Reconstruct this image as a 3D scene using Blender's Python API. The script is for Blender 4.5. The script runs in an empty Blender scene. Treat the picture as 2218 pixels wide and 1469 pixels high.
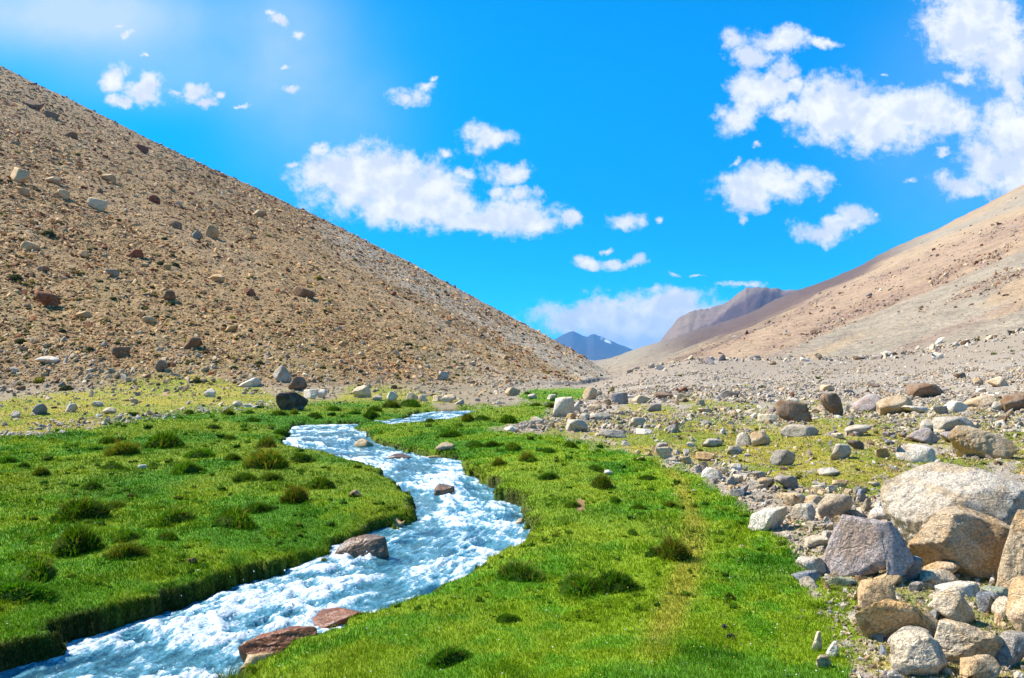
import bpy, bmesh, math, random
import numpy as np

SC = bpy.context.scene
COL = SC.collection
# ------------------------------------------------------------------ camera
F = 1700.0            # focal length in pixels of the 2218 px wide photograph
CAMH = 1.6
PITCH = math.atan(55.5 / F)
CP, SP = math.cos(PITCH), math.sin(PITCH)
cam_d = bpy.data.cameras.new('camera')
cam_d.sensor_width = 36.0
cam_d.lens = F / 2218 * 36.0
cam_d.clip_start = 0.05
cam_d.clip_end = 60000
cam = bpy.data.objects.new('camera', cam_d)
cam.location = (0, 0, CAMH)
cam.rotation_euler = (math.pi / 2 + PITCH, 0, 0)
COL.objects.link(cam)
SC.camera = cam

# ------------------------------------------------------------------ light
SUN_EL, SUN_AZ = math.radians(50), math.radians(-72)     # azimuth from +Y, clockwise positive
SUN_E, SKY_S, EXPO = 5.0, 0.11, 0.92
sun_d = bpy.data.lights.new('sun', 'SUN')
sun_d.energy = SUN_E
sun_d.angle = math.radians(0.5)
sun_d.color = (1.0, 0.94, 0.86)
sun = bpy.data.objects.new('sun', sun_d)
sdir = (math.sin(SUN_AZ) * math.cos(SUN_EL), math.cos(SUN_AZ) * math.cos(SUN_EL), math.sin(SUN_EL))
from mathutils import Vector
sun.rotation_euler = Vector(sdir).to_track_quat('Z', 'Y').to_euler()
COL.objects.link(sun)
SC.view_settings.view_transform = 'Standard'
SC.view_settings.look = 'None'
SC.view_settings.gamma = 1
SC.view_settings.exposure = EXPO
SC.view_settings.use_curve_mapping = False
try:
    SC.cycles.max_bounces = 6
    SC.cycles.diffuse_bounces = 3
    SC.cycles.glossy_bounces = 3
    SC.cycles.transmission_bounces = 4
    SC.cycles.volume_bounces = 0
    SC.cycles.use_denoising = True
    SC.cycles.caustics_reflective = False
    SC.cycles.caustics_refractive = False
except Exception:
    pass


class NT:
    """small node-tree helper"""
    def __init__(s, tree):
        s.t = tree
        s.n = tree.nodes
        s.l = tree.links

    def node(s, typ, **kw):
        n = s.n.new(typ)
        for k, v in kw.items():
            setattr(n, k, v)
        return n

    def put(s, sock, v):
        if isinstance(v, bpy.types.NodeSocket):
            s.l.new(v, sock)
        elif v is not None:
            if hasattr(sock, 'default_value'):
                try:
                    sock.default_value = v
                except Exception:
                    if isinstance(v, (int, float)):
                        sock.default_value = (v, v, v)
                    else:
                        sock.default_value = (*v, 1)

    def math(s, op, a, b=None, c=None, clamp=False):
        n = s.node('ShaderNodeMath', operation=op)
        n.use_clamp = clamp
        s.put(n.inputs[0], a)
        if b is not None: s.put(n.inputs[1], b)
        if c is not None: s.put(n.inputs[2], c)
        return n.outputs[0]

    def vmath(s, op, a, b=None, out=0):
        n = s.node('ShaderNodeVectorMath', operation=op)
        s.put(n.inputs[0], a)
        if b is not None:
            if op == 'SCALE':
                s.put(n.inputs['Scale'], b)
            else:
                s.put(n.inputs[1], b)
        return n.outputs['Value'] if out == 'v' else n.outputs[out]

    def mix(s, f, a, b, blend='MIX'):
        n = s.node('ShaderNodeMix', data_type='RGBA', blend_type=blend)
        s.put(n.inputs[0], f)
        s.put(n.inputs[6], a)
        s.put(n.inputs[7], b)
        return n.outputs[2]

    def noise(s, vec, scale, detail=4, rough=.5, dist=0.0, color=False):
        n = s.node('ShaderNodeTexNoise')
        if vec is not None: s.put(n.inputs['Vector'], vec)
        n.inputs['Scale'].default_value = scale
        n.inputs['Detail'].default_value = detail
        n.inputs['Roughness'].default_value = rough
        n.inputs['Distortion'].default_value = dist
        return n.outputs[1 if color else 0]

    def ramp(s, f, lo, hi, a=0.0, b=1.0, smooth=True):
        n = s.node('ShaderNodeMapRange')
        n.interpolation_type = 'SMOOTHSTEP' if smooth else 'LINEAR'
        s.put(n.inputs[0], f)
        n.inputs[1].default_value = lo
        n.inputs[2].default_value = hi
        n.inputs[3].default_value = a
        n.inputs[4].default_value = b
        return n.outputs[0]

    def attr(s, name, out='Color'):
        n = s.node('ShaderNodeAttribute')
        n.attribute_name = name
        return n.outputs[out]


# ------------------------------------------------------------------ sky with clouds (all by direction, at infinity)
def make_world():
    w = bpy.data.worlds.new('World')
    SC.world = w
    w.use_nodes = True
    N = NT(w.node_tree)
    N.n.clear()
    out = N.node('ShaderNodeOutputWorld')
    bg = N.node('ShaderNodeBackground')
    bg.inputs[1].default_value = SKY_S
    N.l.new(bg.outputs[0], out.inputs[0])
    sky = N.node('ShaderNodeTexSky')
    sky.sky_type = 'NISHITA'
    sky.sun_disc = False
    sky.sun_elevation = SUN_EL
    sky.sun_rotation = SUN_AZ
    sky.altitude = 3800
    sky.air_density = 1.0
    sky.dust_density = 0.2
    sky.ozone_density = 3.0
    hs = N.node('ShaderNodeHueSaturation')
    hs.inputs['Hue'].default_value = 0.487
    hs.inputs['Saturation'].default_value = 1.45
    hs.inputs['Value'].default_value = 1.0
    N.l.new(sky.outputs[0], hs.inputs['Color'])
    d = N.node('ShaderNodeTexCoord').outputs['Generated']
    sep = N.node('ShaderNodeSeparateXYZ'); N.l.new(d, sep.inputs[0])
    front = N.math('GREATER_THAN', sep.outputs[1], 0.08)
    yy = N.math('MAXIMUM', N.math('ABSOLUTE', sep.outputs[1]), 0.08)
    X = N.math('DIVIDE', sep.outputs[0], yy)
    Z = N.math('DIVIDE', sep.outputs[2], yy)
    cmb = N.node('ShaderNodeCombineXYZ')
    N.l.new(X, cmb.inputs[0]); N.l.new(Z, cmb.inputs[1])
    p0 = cmb.outputs[0]
    el = N.ramp(sep.outputs[2], .0, .42)
    skyc = N.mix(1.0, hs.outputs[0], N.mix(el, (0.02, .76, 1.0, 1), (0.0, 1.45, 1.55, 1)), 'MULTIPLY')
    nz = N.noise(p0, 7.0, 9, .62, 0.3, color=True)
    off = N.vmath('SCALE', N.vmath('SUBTRACT', nz, (.5, .5, .5)), 0.075)
    nz2 = N.noise(p0, 38.0, 5, .65, 0.2, color=True)
    off2 = N.vmath('SCALE', N.vmath('SUBTRACT', nz2, (.5, .5, .5)), 0.014)
    p = N.vmath('ADD', N.vmath('ADD', p0, off), off2)

    def blob(vec, b, k=1.0):
        cx, cy, a, bb = b[:4]
        c = ((cx - 1109) / F, (790 - cy) / F, 0)
        q = N.vmath('MULTIPLY', N.vmath('SUBTRACT', vec, c), (F / a / k, F / bb / k, 0))
        # keep the stray z of the noise out of it
        return N.vmath('LENGTH', q, out='v')
    blobs = [
        (235,165,36,27,1),(300,192,46,27,1),(318,170,26,22,1),(255,206,38,13,1),(412,185,38,22,1),(372,184,24,9,.9),(442,206,24,14,1),(465,188,14,11,.9),
        (518,212,17,8,.8),(255,76,17,12,.8),(240,50,17,6,.6),(298,121,14,9,.7),(625,187,30,14,.75),(602,127,20,11,.7),(600,20,32,15,.8),(640,46,16,18,.8),(575,6,28,10,.8),
        (690,315,30,20,1),(720,370,82,52,1.20),(800,392,115,72,1.30),(895,415,110,66,1.30),(860,462,95,40,1.20),(960,452,90,46,1.20),(1105,468,95,42,1.25),(1170,482,55,25,1),(1235,478,27,23,1),(1020,478,80,30,1),(960,330,30,14,.6),(1130,415,60,22,.75),
        (628,350,20,15,.8),(1060,296,70,30,.85),(1040,320,40,24,.6),(1105,372,64,34,.85),(1080,405,45,18,.6),(1000,366,50,20,.7),(890,200,48,26,.85),(925,175,34,16,.65),
        (940,158,16,12,.7),(1345,475,48,24,.8),(1420,487,17,12,.8),(1272,576,31,16,1),(1332,579,34,14,.95),(1383,570,26,14,.95),(1315,548,15,9,.8),(1450,598,30,10,.7),(1503,595,20,7,.7),
        (1370,692,168,42,1.5),(1310,652,84,20,1.15),(1450,656,88,26,1.2),(1390,728,115,28,1.3),(1220,690,44,11,.7),(1605,612,60,10,.75),
        (1690,82,86,36,.92),(1640,112,62,36,.85),(1790,86,44,16,.95),(1600,80,42,30,.65),(1700,150,42,30,1),(1650,195,62,46,1.20),(1600,245,50,42,1),(1705,238,42,22,.95),(1718,192,44,28,1),
        (1562,235,22,16,.8),(1822,240,84,66,1.30),(1905,270,112,58,1.30),(1990,250,84,52,1.30),(2075,248,62,44,1.05),(1770,205,40,32,1),(1655,310,16,10,.7),
        (1665,398,95,38,1.25),(1640,430,60,30,1.20),(1740,385,50,20,1),(1612,470,16,18,.7),(1600,342,28,12,.6),
        (1855,465,56,26,1.05),(1780,512,66,28,1.05),(1815,490,60,20,1),(1905,467,20,9,.7),
        (2115,45,90,78,1.30),(2190,100,74,62,1.30),(2205,160,40,60,1),(2195,260,66,60,1.30),(2150,335,66,62,1.05),(2230,340,70,100,1.30),(2095,402,78,34,1),
        (2085,160,66,20,.62),(1980,396,22,13,.62),(2055,325,32,14,.5),(1932,162,22,7,.6),
        # beyond the frame, for other viewpoints and for the light
        (2500,120,220,120,1.1),(-300,60,240,70,1.0),(2900,-300,300,160,1.0),(400,-400,300,90,1.0),(1300,-600,330,120,1.0)]
    cur = None
    for b in blobs:
        v = N.math('SUBTRACT', b[4] if len(b) > 4 else 1.0, blob(p, b))
        cur = v if cur is None else N.math('SMOOTH_MAX', cur, v, .12)
    n1 = N.noise(p0, 32.0, 10, .68)
    n2 = N.noise(p0, 110.0, 4, .6)
    d1 = N.math('ADD', cur, N.math('MULTIPLY', N.math('SUBTRACT', n1, .5), 2.1))
    d1 = N.math('ADD', d1, N.math('MULTIPLY', N.math('SUBTRACT', n2, .5), .55))
    alpha = N.math('MULTIPLY', N.ramp(d1, -.18, .66), front)
    # soft veil
    vn = N.noise(p0, 5, 6, .55)
    veil = None
    for b in [(90,0,260,90,.95),(330,50,330,90,.42),(600,110,120,200,.40),(740,260,130,130,.34),(380,170,260,60,.22),(2080,350,200,200,.16),(2150,120,180,170,.2)]:
        q = blob(p0, b, 1.25)
        g = N.math('MULTIPLY', N.math('EXPONENT', N.math('MULTIPLY', N.math('MULTIPLY', q, q), -1.6)), b[4])
        veil = g if veil is None else N.math('ADD', veil, g)
    veil = N.math('MULTIPLY', veil, N.ramp(vn, .3, .7, .6, 1.2))
    veil = N.math('MULTIPLY', N.math('MINIMUM', veil, .95), front)
    shade = N.ramp(N.math('ADD', N.math('MULTIPLY', N.noise(p0, 11.0, 4, .5), 1.0), N.math('MULTIPLY', cur, .22)), .44, .64)
    ea = N.noise(p0, 15, 6, .55); eb = N.noise(N.vmath('ADD', p0, (-.010, .014, 0)), 15, 6, .55)
    emb = N.math('MULTIPLY', N.ramp(N.math('SUBTRACT', ea, eb), -.13, .10), .62)
    core = N.ramp(d1, .5, 1.3, 1, .0)
    shade = N.math('MAXIMUM', N.math('MULTIPLY', N.math('ADD', emb, N.math('MULTIPLY', shade, .40)), 1.0, clamp=True), N.math('MULTIPLY', core, .7))
    s = 1.0 / SKY_S / (2 ** EXPO)
    lit = (1.2 * s, 1.2 * s, 1.1 * s, 1)
    dim = (.74 * s, .83 * s, 1.0 * s, 1)
    cc = N.mix(shade, lit, dim)
    c1 = N.mix(veil, skyc, (.60 * s, .80 * s, .97 * s, 1))
    c2 = N.mix(alpha, c1, cc)
    N.l.new(c2, bg.inputs[0])
    try:
        w.cycles.sampling_method = 'MANUAL'
        w.cycles.sample_map_resolution = 512
    except Exception:
        pass


make_world()

# ------------------------------------------------------------------ numeric helpers
rng = np.random.default_rng(7)


def _h(i, j, k, seed):
    n = (i * 374761393 + j * 668265263 + k * 2147483647 + seed * 974711) & 0xFFFFFFFF
    n = ((n ^ (n >> 13)) * 1274126177) & 0xFFFFFFFF
    n = ((n ^ (n >> 16)) * 2246822519) & 0xFFFFFFFF
    return ((n ^ (n >> 15)) & 0xFFFFFF) / float(0xFFFFFF)


def vn2(x, y, seed=0):
    xi = np.floor(x).astype(np.int64); yi = np.floor(y).astype(np.int64)
    fx = x - xi; fy = y - yi
    fx = fx * fx * fx * (fx * (fx * 6 - 15) + 10); fy = fy * fy * fy * (fy * (fy * 6 - 15) + 10)
    a = _h(xi, yi, 0, seed); b = _h(xi + 1, yi, 0, seed)
    c = _h(xi, yi + 1, 0, seed); d = _h(xi + 1, yi + 1, 0, seed)
    return a + (b - a) * fx + (c - a) * fy + (a - b - c + d) * fx * fy


def fbm2(x, y, oct=4, seed=0, gain=.5):
    s = 0.0; a = 1.0; t = 0.0
    for o in range(oct):
        s = s + a * vn2(x * 2.03 ** o + o * 17.3, y * 2.03 ** o - o * 9.1, seed + o)
        t += a; a *= gain
    return s / t          # about 0..1, mean .5


def vn3(p, seed=0):
    i = np.floor(p).astype(np.int64); f = p - i
    f = f * f * f * (f * (f * 6 - 15) + 10)
    r = 0.0
    for dx in (0, 1):
        for dy in (0, 1):
            for dz in (0, 1):
                w = (f[:, 0] if dx else 1 - f[:, 0]) * (f[:, 1] if dy else 1 - f[:, 1]) * (f[:, 2] if dz else 1 - f[:, 2])
                r = r + w * _h(i[:, 0] + dx, i[:, 1] + dy, i[:, 2] + dz, seed)
    return r


def fbm3(p, oct=4, seed=0, gain=.5):
    s = 0.0; a = 1.0; t = 0.0
    for o in range(oct):
        s = s + a * vn3(p * 2.03 ** o + o * 11.7, seed + o)
        t += a; a *= gain
    return s / t


def sst(a, b, x):
    t = np.clip((x - a) / (b - a), 0, 1)
    return t * t * (3 - 2 * t)


def smax(a, b, k):
    h = np.clip(.5 + .5 * (a - b) / k, 0, 1)
    return b + (a - b) * h + k * h * (1 - h)


def smin(a, b, k):
    return -smax(-a, -b, k)


def sd_poly(x, y, poly):
    """signed distance to a polygon, negative inside"""
    P = np.asarray(poly, float)
    d = np.full(x.shape, 1e18); ins = np.zeros(x.shape, bool)
    n = len(P)
    for i in range(n):
        x0, y0 = P[i]; x1, y1 = P[(i + 1) % n]
        ex, ey = x1 - x0, y1 - y0
        wx, wy = x - x0, y - y0
        t = np.clip((wx * ex + wy * ey) / (ex * ex + ey * ey + 1e-12), 0, 1)
        d = np.minimum(d, (wx - ex * t) ** 2 + (wy - ey * t) ** 2)
        c = ((y0 <= y) & (y < y1)) | ((y1 <= y) & (y < y0))
        if abs(ey) > 1e-12:
            ins ^= c & (x < x0 + (y - y0) / ey * ex)
    d = np.sqrt(d)
    return np.where(ins, -d, d)


def proj(x, y, z):
    d = y * CP + (z - CAMH) * SP
    d = np.where(d > .05, d, .05)
    return 1109 + F * x / d, 734.5 - F * (-y * SP + (z - CAMH) * CP) / d


def unproj(px, row, z):
    """point of the plane z seen at that place of the photograph"""
    u = (px - 1109) / F; v = (734.5 - row) / F
    dx, dy, dz = u, CP - v * SP, SP + v * CP
    t = (z - CAMH) / dz
    return dx * t, dy * t


def mesh_from(name, V, Fc, attrs=None, smooth=True, mat=None, loops=4):
    """V (n,3), Fc (m,loops) -> object"""
    me = bpy.data.meshes.new(name)
    V = np.ascontiguousarray(V, dtype=np.float32); Fc = np.ascontiguousarray(Fc, dtype=np.int32)
    n, m = len(V), len(Fc)
    me.vertices.add(n); me.vertices.foreach_set('co', V.ravel())
    me.loops.add(m * loops); me.loops.foreach_set('vertex_index', Fc.ravel())
    me.polygons.add(m)
    me.polygons.foreach_set('loop_start', np.arange(0, m * loops, loops, dtype=np.int32))
    me.polygons.foreach_set('loop_total', np.full(m, loops, dtype=np.int32))
    me.polygons.foreach_set('use_smooth', np.full(m, smooth, dtype=bool))
    for k, a in (attrs or {}).items():
        a = np.asarray(a, dtype=np.float32)
        if a.ndim == 1:
            at = me.attributes.new(k, 'FLOAT', 'POINT'); at.data.foreach_set('value', a)
        elif a.shape[1] == 3 and k != 'col':
            at = me.attributes.new(k, 'FLOAT_VECTOR', 'POINT'); at.data.foreach_set('vector', a.ravel())
        else:
            at = me.attributes.new(k, 'FLOAT_COLOR', 'POINT')
            at.data.foreach_set('color', np.hstack([a[:, :3], np.ones((n, 1), np.float32)]).astype(np.float32).ravel())
    me.update(calc_edges=True)
    if mat: me.materials.append(mat)
    return me


def link(name, me, kind=None, label=None, cat=None, group=None, parent=None):
    o = bpy.data.objects.new(name, me)
    COL.objects.link(o)
    if kind: o['kind'] = kind
    if label: o['label'] = label
    if cat: o['category'] = cat
    if group: o['group'] = group
    if parent: o.parent = parent
    return o


# ------------------------------------------------------------------ terrain on a polar grid about the viewpoint
az_core = np.radians(np.arange(-37, 37.001, 0.085))
side = [math.radians(37)]
st = 0.1
while math.degrees(side[-1]) < 180:
    st = min(st * 1.12, 3.0)
    side.append(side[-1] + math.radians(st))
side = np.array(side[1:]); side = side[side < math.pi - 0.02]
AZ = np.concatenate([-side[::-1], az_core, side])
rr = [0.6]
while rr[-1] < 11500:
    r = rr[-1]
    s = np.interp(math.log(r), np.log([.6, 2, 4, 12, 50, 200, 900, 3000, 12000]), [.03, .006, .0042, .0046, .0085, .010, .014, .010, .02])
    rr.append(r * (1 + s))
R = np.array(rr)
NA, NR = len(AZ), len(R)
A2, R2 = np.meshgrid(AZ, R)                   # (NR, NA)
X2 = R2 * np.sin(A2); Y2 = R2 * np.cos(A2)
Ac = np.clip(A2, -math.radians(60), math.radians(60))
P2 = 1109 + F * np.tan(Ac)
D2 = R2 * np.cos(Ac)
FADE = 1 - .8 * sst(math.radians(70), math.radians(120), np.abs(A2))


def cv(P, pts):
    a = np.array(pts, float)
    return np.interp(P, a[:, 0], a[:, 1])


sky_left = [(-1900,-330),(-800,-150),(0,140),(60,172),(150,215),(300,287),(500,380),(700,470),(900,573),(1000,628),(1100,682),(1200,734),(1260,768),(1320,808),(1350,826),(1400,860)]
foot_left = [(-1900,40),(0,46),(600,45),(900,47),(1100,54),(1200,66),(1320,92),(1400,110)]
crest_left = [(-1900,420),(0,430),(700,360),(1100,270),(1200,210),(1320,130),(1400,125)]
sky_r1 = [(1000,800),(1200,789),(1290,778),(1370,758),(1430,738),(1500,717),(1560,699),(1640,668),(1730,625),(1760,614),(1800,600),(1850,580),(1900,555),(1950,528),(2015,499),(2080,468),(2150,432),(2218,398),(2600,220),(3900,-200)]
crest_r1 = [(1000,1600),(1290,1600),(1500,1300),(1730,900),(2000,720),(2218,640),(3900,500)]
base_r = [(1150,842),(1250,832),(1320,818),(1400,796),(1500,779),(1850,776),(2000,762),(2164,726),(2300,700),(3900,600)]
sky_r2 = [(1380,810),(1405,775),(1428,741),(1440,725),(1453,709),(1465,692),(1473,686),(1493,673),(1515,667),(1538,661),(1569,651),(1585,642),(1600,631),(1612,622),(1617,617),(1632,615),(1645,616),(1660,619),(1700,623),(1735,625),(1800,640),(2200,700)]
sky_far = [(1000,790),(1100,765),(1150,752),(1205,733),(1218,724),(1232,718),(1241,716.5),(1250,720),(1262,726),(1272,729),(1279,724),(1286,722),(1300,727),(1315,733),(1340,745),(1362,753),(1400,768),(1500,800)]


def zc_of(row, D):
    return CAMH + D * (790 - row) / F


# valley floor with the gentle rise to the right
wR = sst(1180, 1560, P2)
DF = 112.0
zb = zc_of(cv(P2, base_r), DF)
ramp = np.clip((D2 - 18) / (DF - 18), 0, 1)
Zf = np.where(P2 > 1150, zb * (.35 * ramp + .65 * ramp ** 1.5), 0) * sst(1150, 1330, P2) * FADE
# left slope
Dc = cv(P2, crest_left); D0 = cv(P2, foot_left)
zc = zc_of(cv(P2, sky_left), Dc)
up = np.where(D2 > D0, np.maximum(zc, .03) / (Dc - D0), .45) * (D2 - D0)
dn = zc - .45 * (D2 - Dc) + 2
zl = smin(up, dn, 3.0) - .2
Zl = np.where(P2 < 1345, zl, -30) * FADE
# right slope
Dc1 = cv(P2, crest_r1)
zc1 = zc_of(cv(P2, sky_r1), Dc1)
t1 = np.clip((D2 - DF) / (Dc1 - DF), 0, 3)
up1 = zb + (zc1 - zb) * t1 ** 1.06
dn1 = zc1 - .28 * (D2 - Dc1) + 3
Z1 = np.where(P2 > 1000, smin(up1, dn1, 8.0), -40)
Z1 = np.where(D2 < DF - 6, -40, Z1) * FADE
# plateau mountain
Dc2 = 2600.
zc2 = zc_of(cv(P2, sky_r2), Dc2)
t2 = np.clip((D2 - 1850) / (Dc2 - 1850), -1, 1)
Z2 = np.where(t2 < 1, zc2 * t2 ** 1.0 - 5, zc2 - 5 - .06 * (D2 - Dc2))
Z2 = np.where((P2 > 1380) & (D2 > 1850), Z2, -60) * FADE
Dc3 = 8500.
zc3 = zc_of(cv(P2, sky_far), Dc3)
t3 = np.clip((D2 - 6300) / (Dc3 - 6300), -1, 1)
Z3 = np.where(t3 < 1, zc3 * t3, zc3 - .3 * (D2 - Dc3))
Z3 = np.where((D2 > 6300) & (P2 > 1000) & (P2 < 1500), Z3, -60) * FADE

Zb = smax(Zf, Zl, 1.1)
isL = Zl > Zf
Zb = np.where((D2 > DF - 8), smax(Zb, Z1, 1.5), Zb)
is1 = (Z1 > np.maximum(Zf, Zl) - .3) & (D2 > DF - 8)
Zb = np.maximum(Zb, Z2); is2 = Z2 >= Zb - 1e-6
Zb = np.maximum(Zb, Z3); is3 = Z3 >= Zb - 1e-6
is2 &= D2 > 1850; is3 &= D2 > 6300
is1 &= ~(is2 | is3)
isL &= ~(is1 | is2 | is3)

PX0, ROW0 = proj(X2, Y2, Zb)
infr = np.abs(A2) < math.radians(50)

# --- the stream
W_pts = [(1.5, -.27), (4, -.25), (7, -.24), (10, -.23), (16, -.20), (30, -.16)]
def Wlev(d):
    a = np.array(W_pts); return np.interp(d, a[:, 0], a[:, 1])
def w_pt(px, row):
    z = -.28
    for _ in range(5):
        x, y = unproj(px, row, z); z = float(Wlev(y))
    return (x, y)
def g_pt(px, row):
    return unproj(px, row, -0.15)
def lo(a): return [w_pt(*q) for q in a]
def hi(a): return [g_pt(*q) for q in a]
stream_left = ([(-7.5, -3.0), (-5.2, 1.6)] + lo([(-260,1560),(-60,1462),(60,1428),(120,1408),(160,1388),(235,1362),(300,1335),(370,1312),(440,1292),(520,1268),(590,1250),(650,1236),(690,1222),(735,1190),(790,1165),(830,1152),(868,1150)])
               + hi([(895,1112),(900,1098),(880,1072),(868,1050),(842,1032),(820,1020),(760,1003),(700,980),(640,968),(613,959)]) + lo([(622,936),(634,923),(665,920),(740,918),(795,918)]) + [(-4.35, 24.6), (-3.9, 24.3), (-3.55, 25.6), (-3.45, 28.6)]
               + lo([(900,895),(960,893),(1020,891)]) )
stream_right = (hi([(1030,893),(1005,899),(975,909),(920,914),(880,920),(852,922)]) + [(-3.6, 23.4), (-3.9, 23.7), (-4.4, 23.8), (-4.6, 22.4)] + lo([(792,938),(797,955),(850,969),(930,989),(968,996),(1000,1004),(1012,1030),(1064,1050),(1072,1078),(1122,1094),(1132,1115),(1132,1145)])
               + hi([(1122,1166),(1060,1203),(1000,1237),(935,1280),(870,1292),(800,1318),(740,1332),(650,1380),(560,1428),(500,1478),(420,1530)]) + [(-1.25, 2.2), (-1.6, .4), (-3, -3.0)])
STREAM = stream_left + stream_right
near = (R2 < 42) & (np.abs(A2) < math.radians(115))
SD = np.full(R2.shape, 9.0)
wob = .30 * (fbm2(X2[near] * 3.6, Y2[near] * 3.6, 4, 5, .6) - .5) + .10 * (fbm2(X2[near] * .9, Y2[near] * .9, 2, 15) - .5)
SD[near] = sd_poly(X2[near], Y2[near], STREAM) + wob * 1.2

# --- zones traced once, kept as attributes of the ground
nzone = np.zeros(R2.shape); nzone2 = np.zeros(R2.shape)
vis = infr & (R2 < 200)
nzone[vis] = fbm2(PX0[vis] / 60, ROW0[vis] / 22, 4, 31) - .5
nzone2[vis] = fbm2(PX0[vis] / 16, ROW0[vis] / 7, 3, 37) - .5


def zone(poly, soft=14, wob=40, ys=2.2):
    """soft mask of a traced area; rows are stretched as they are foreshortened"""
    out = np.zeros(R2.shape)
    pl = [(a, b * ys) for a, b in poly]
    s = sd_poly(PX0[vis], ROW0[vis] * ys, pl) + nzone[vis] * wob + nzone2[vis] * wob * .6
    out[vis] = sst(soft, -soft, s)
    return out


GREEN = zone([(-700,2400),(-700,935),(0,948),(110,942),(200,925),(300,905),(400,886),(520,880),(620,880),(700,866),(800,870),(900,875),(1000,878),(1100,876),(1196,874),(1180,900),(1130,918),(1070,930),(1090,938),(1200,945),(1290,960),(1370,975),(1440,1000),(1520,1035),(1590,1072),(1650,1118),(1700,1160),(1735,1215),(1760,1290),(1790,1350),(1800,1400),(1840,1440),(1880,1600),(1960,2400)])
GREEN = np.maximum(GREEN, zone([(1120,858),(1150,846),(1210,842),(1280,842),(1275,860),(1230,870),(1190,874),(1150,868)], 8, 14))
GREENR = zone([(1700,1160),(1790,1240),(1850,1290),(1850,1370),(1930,1400),(1900,1450),(1800,1420),(1760,1350)], 30, 80)
YEL = zone([(-700,950),(-700,850),(0,862),(140,850),(330,815),(430,805),(520,835),(600,850),(700,862),(760,840),(860,845),(960,862),(1010,872),(900,884),(600,890),(300,912),(100,950)], 22, 70)
YEL = np.maximum(YEL, .95 * zone([(1100,932),(1330,950),(1370,925),(1450,890),(1620,905),(1750,925),(1850,955),(2050,985),(3400,1000),(3400,1060),(2080,1015),(1950,1045),(1880,1100),(1700,1065),(1560,1010),(1440,985),(1400,1005),(1250,965)], 26, 110))
YEL = np.maximum(YEL, .85 * zone([(1200,880),(1250,900),(1350,880),(1550,870),(1750,880),(3400,870),(3400,1010),(1700,960),(1400,950),(1180,935)], 30, 220))
YEL = np.maximum(YEL, .65 * zone([(1740,1150),(3400,1240),(3400,2000),(1900,1500),(1760,1330)], 30, 240))
PEB = zone([(1410,978),(1470,968),(1600,1000),(1700,1040),(1800,1060),(1900,1080),(1930,1150),(1800,1190),(1740,1210),(1660,1130),(1560,1060),(1440,1005)], 16, 50)
ROCKY = zone([(1060,938),(1120,918),(1190,895),(1220,868),(1300,850),(1320,828),(1400,812),(3400,770),(3400,1000),(2100,960),(1900,930),(1700,930),(1560,905),(1400,920),(1330,955),(1200,945)], 20, 60)
GREEN = np.clip(GREEN, 0, 1)
GREENR = GREENR * (1 - .0)

# --- relief
ham = np.zeros(R2.shape)
m = near
ham[m] = (fbm2(X2[m] * .55, Y2[m] * .55, 3, 3) - .5) * .22 + (fbm2(X2[m] * 2.2, Y2[m] * 2.2, 3, 8) - .5) * .09 + (fbm2(X2[m] * 9, Y2[m] * 9, 2, 9) - .5) * .02
nearD = sst(0.8, 2.2, SD)
Zd = Zb + ham * (.35 + .65 * nearD) * sst(60, 20, D2)
# stony ground unevenness
mm = infr & (R2 < 400)
rough = np.zeros(R2.shape)
rough[mm] = (fbm2(X2[mm] * .35, Y2[mm] * .35, 5, 21, .6) - .5)
Zd += rough * (1 - GREEN) * (.30 + .8 * sst(.1, 4, Zl - Zf)) * sst(8, 60, D2)
# streaks that run with the fall line on both slopes
q1 = ROW0 + .41 * PX0
s1 = np.zeros(R2.shape)
a = is1 & infr
s1[a] = (fbm2(q1[a] / 30 + 3, PX0[a] / 330, 6, 41, .68) - .5) * 2.4
Zd += np.where(is1, s1 * 9.0 / F * D2 * sst(DF, DF * 1.8, D2), 0)
q0 = ROW0 - .52 * PX0
s0 = np.zeros(R2.shape)
b = isL & infr
s0[b] = (fbm2(q0[b] / 30, PX0[b] / 260, 4, 51, .6) - .5) * 2
Zd += np.where(isL, s0 * 7.0 / F * D2 * sst(50, 90, D2), 0)
c = (is2 | is3) & infr
s2 = np.zeros(R2.shape)
s2[c] = (fbm2(PX0[c] / 22 + ROW0[c] / 40, ROW0[c] / 60, 5, 61, .6) - .5) * 2
Zd += np.where(is2, s2 * 7.0 / F * D2, 0) + np.where(is3, s2 * 3.0 / F * D2, 0) * sst(800, 716, ROW0)

# --- carve the stream bed: a rounded turf lip, then a steep peat face
Wl = Wlev(Y2)
lip = (.15 * np.exp(-np.clip(SD, 0, 9) / .45)) * (.6 + .8 * fbm2(X2 * 1.3, Y2 * 1.3, 2, 77))
Zg = Zd - np.where(near, lip, 0)
bed = Wl - .32
k = sst(-.07, .075, SD)
Zg = np.where(near, bed + (Zg - bed) * k, Zg)
PX, ROW = proj(X2, Y2, Zg)

# --- ground colours (albedo)
def mixc(c, m_, col):
    return c * (1 - m_[..., None]) + np.array(col) * m_[..., None]


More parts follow.
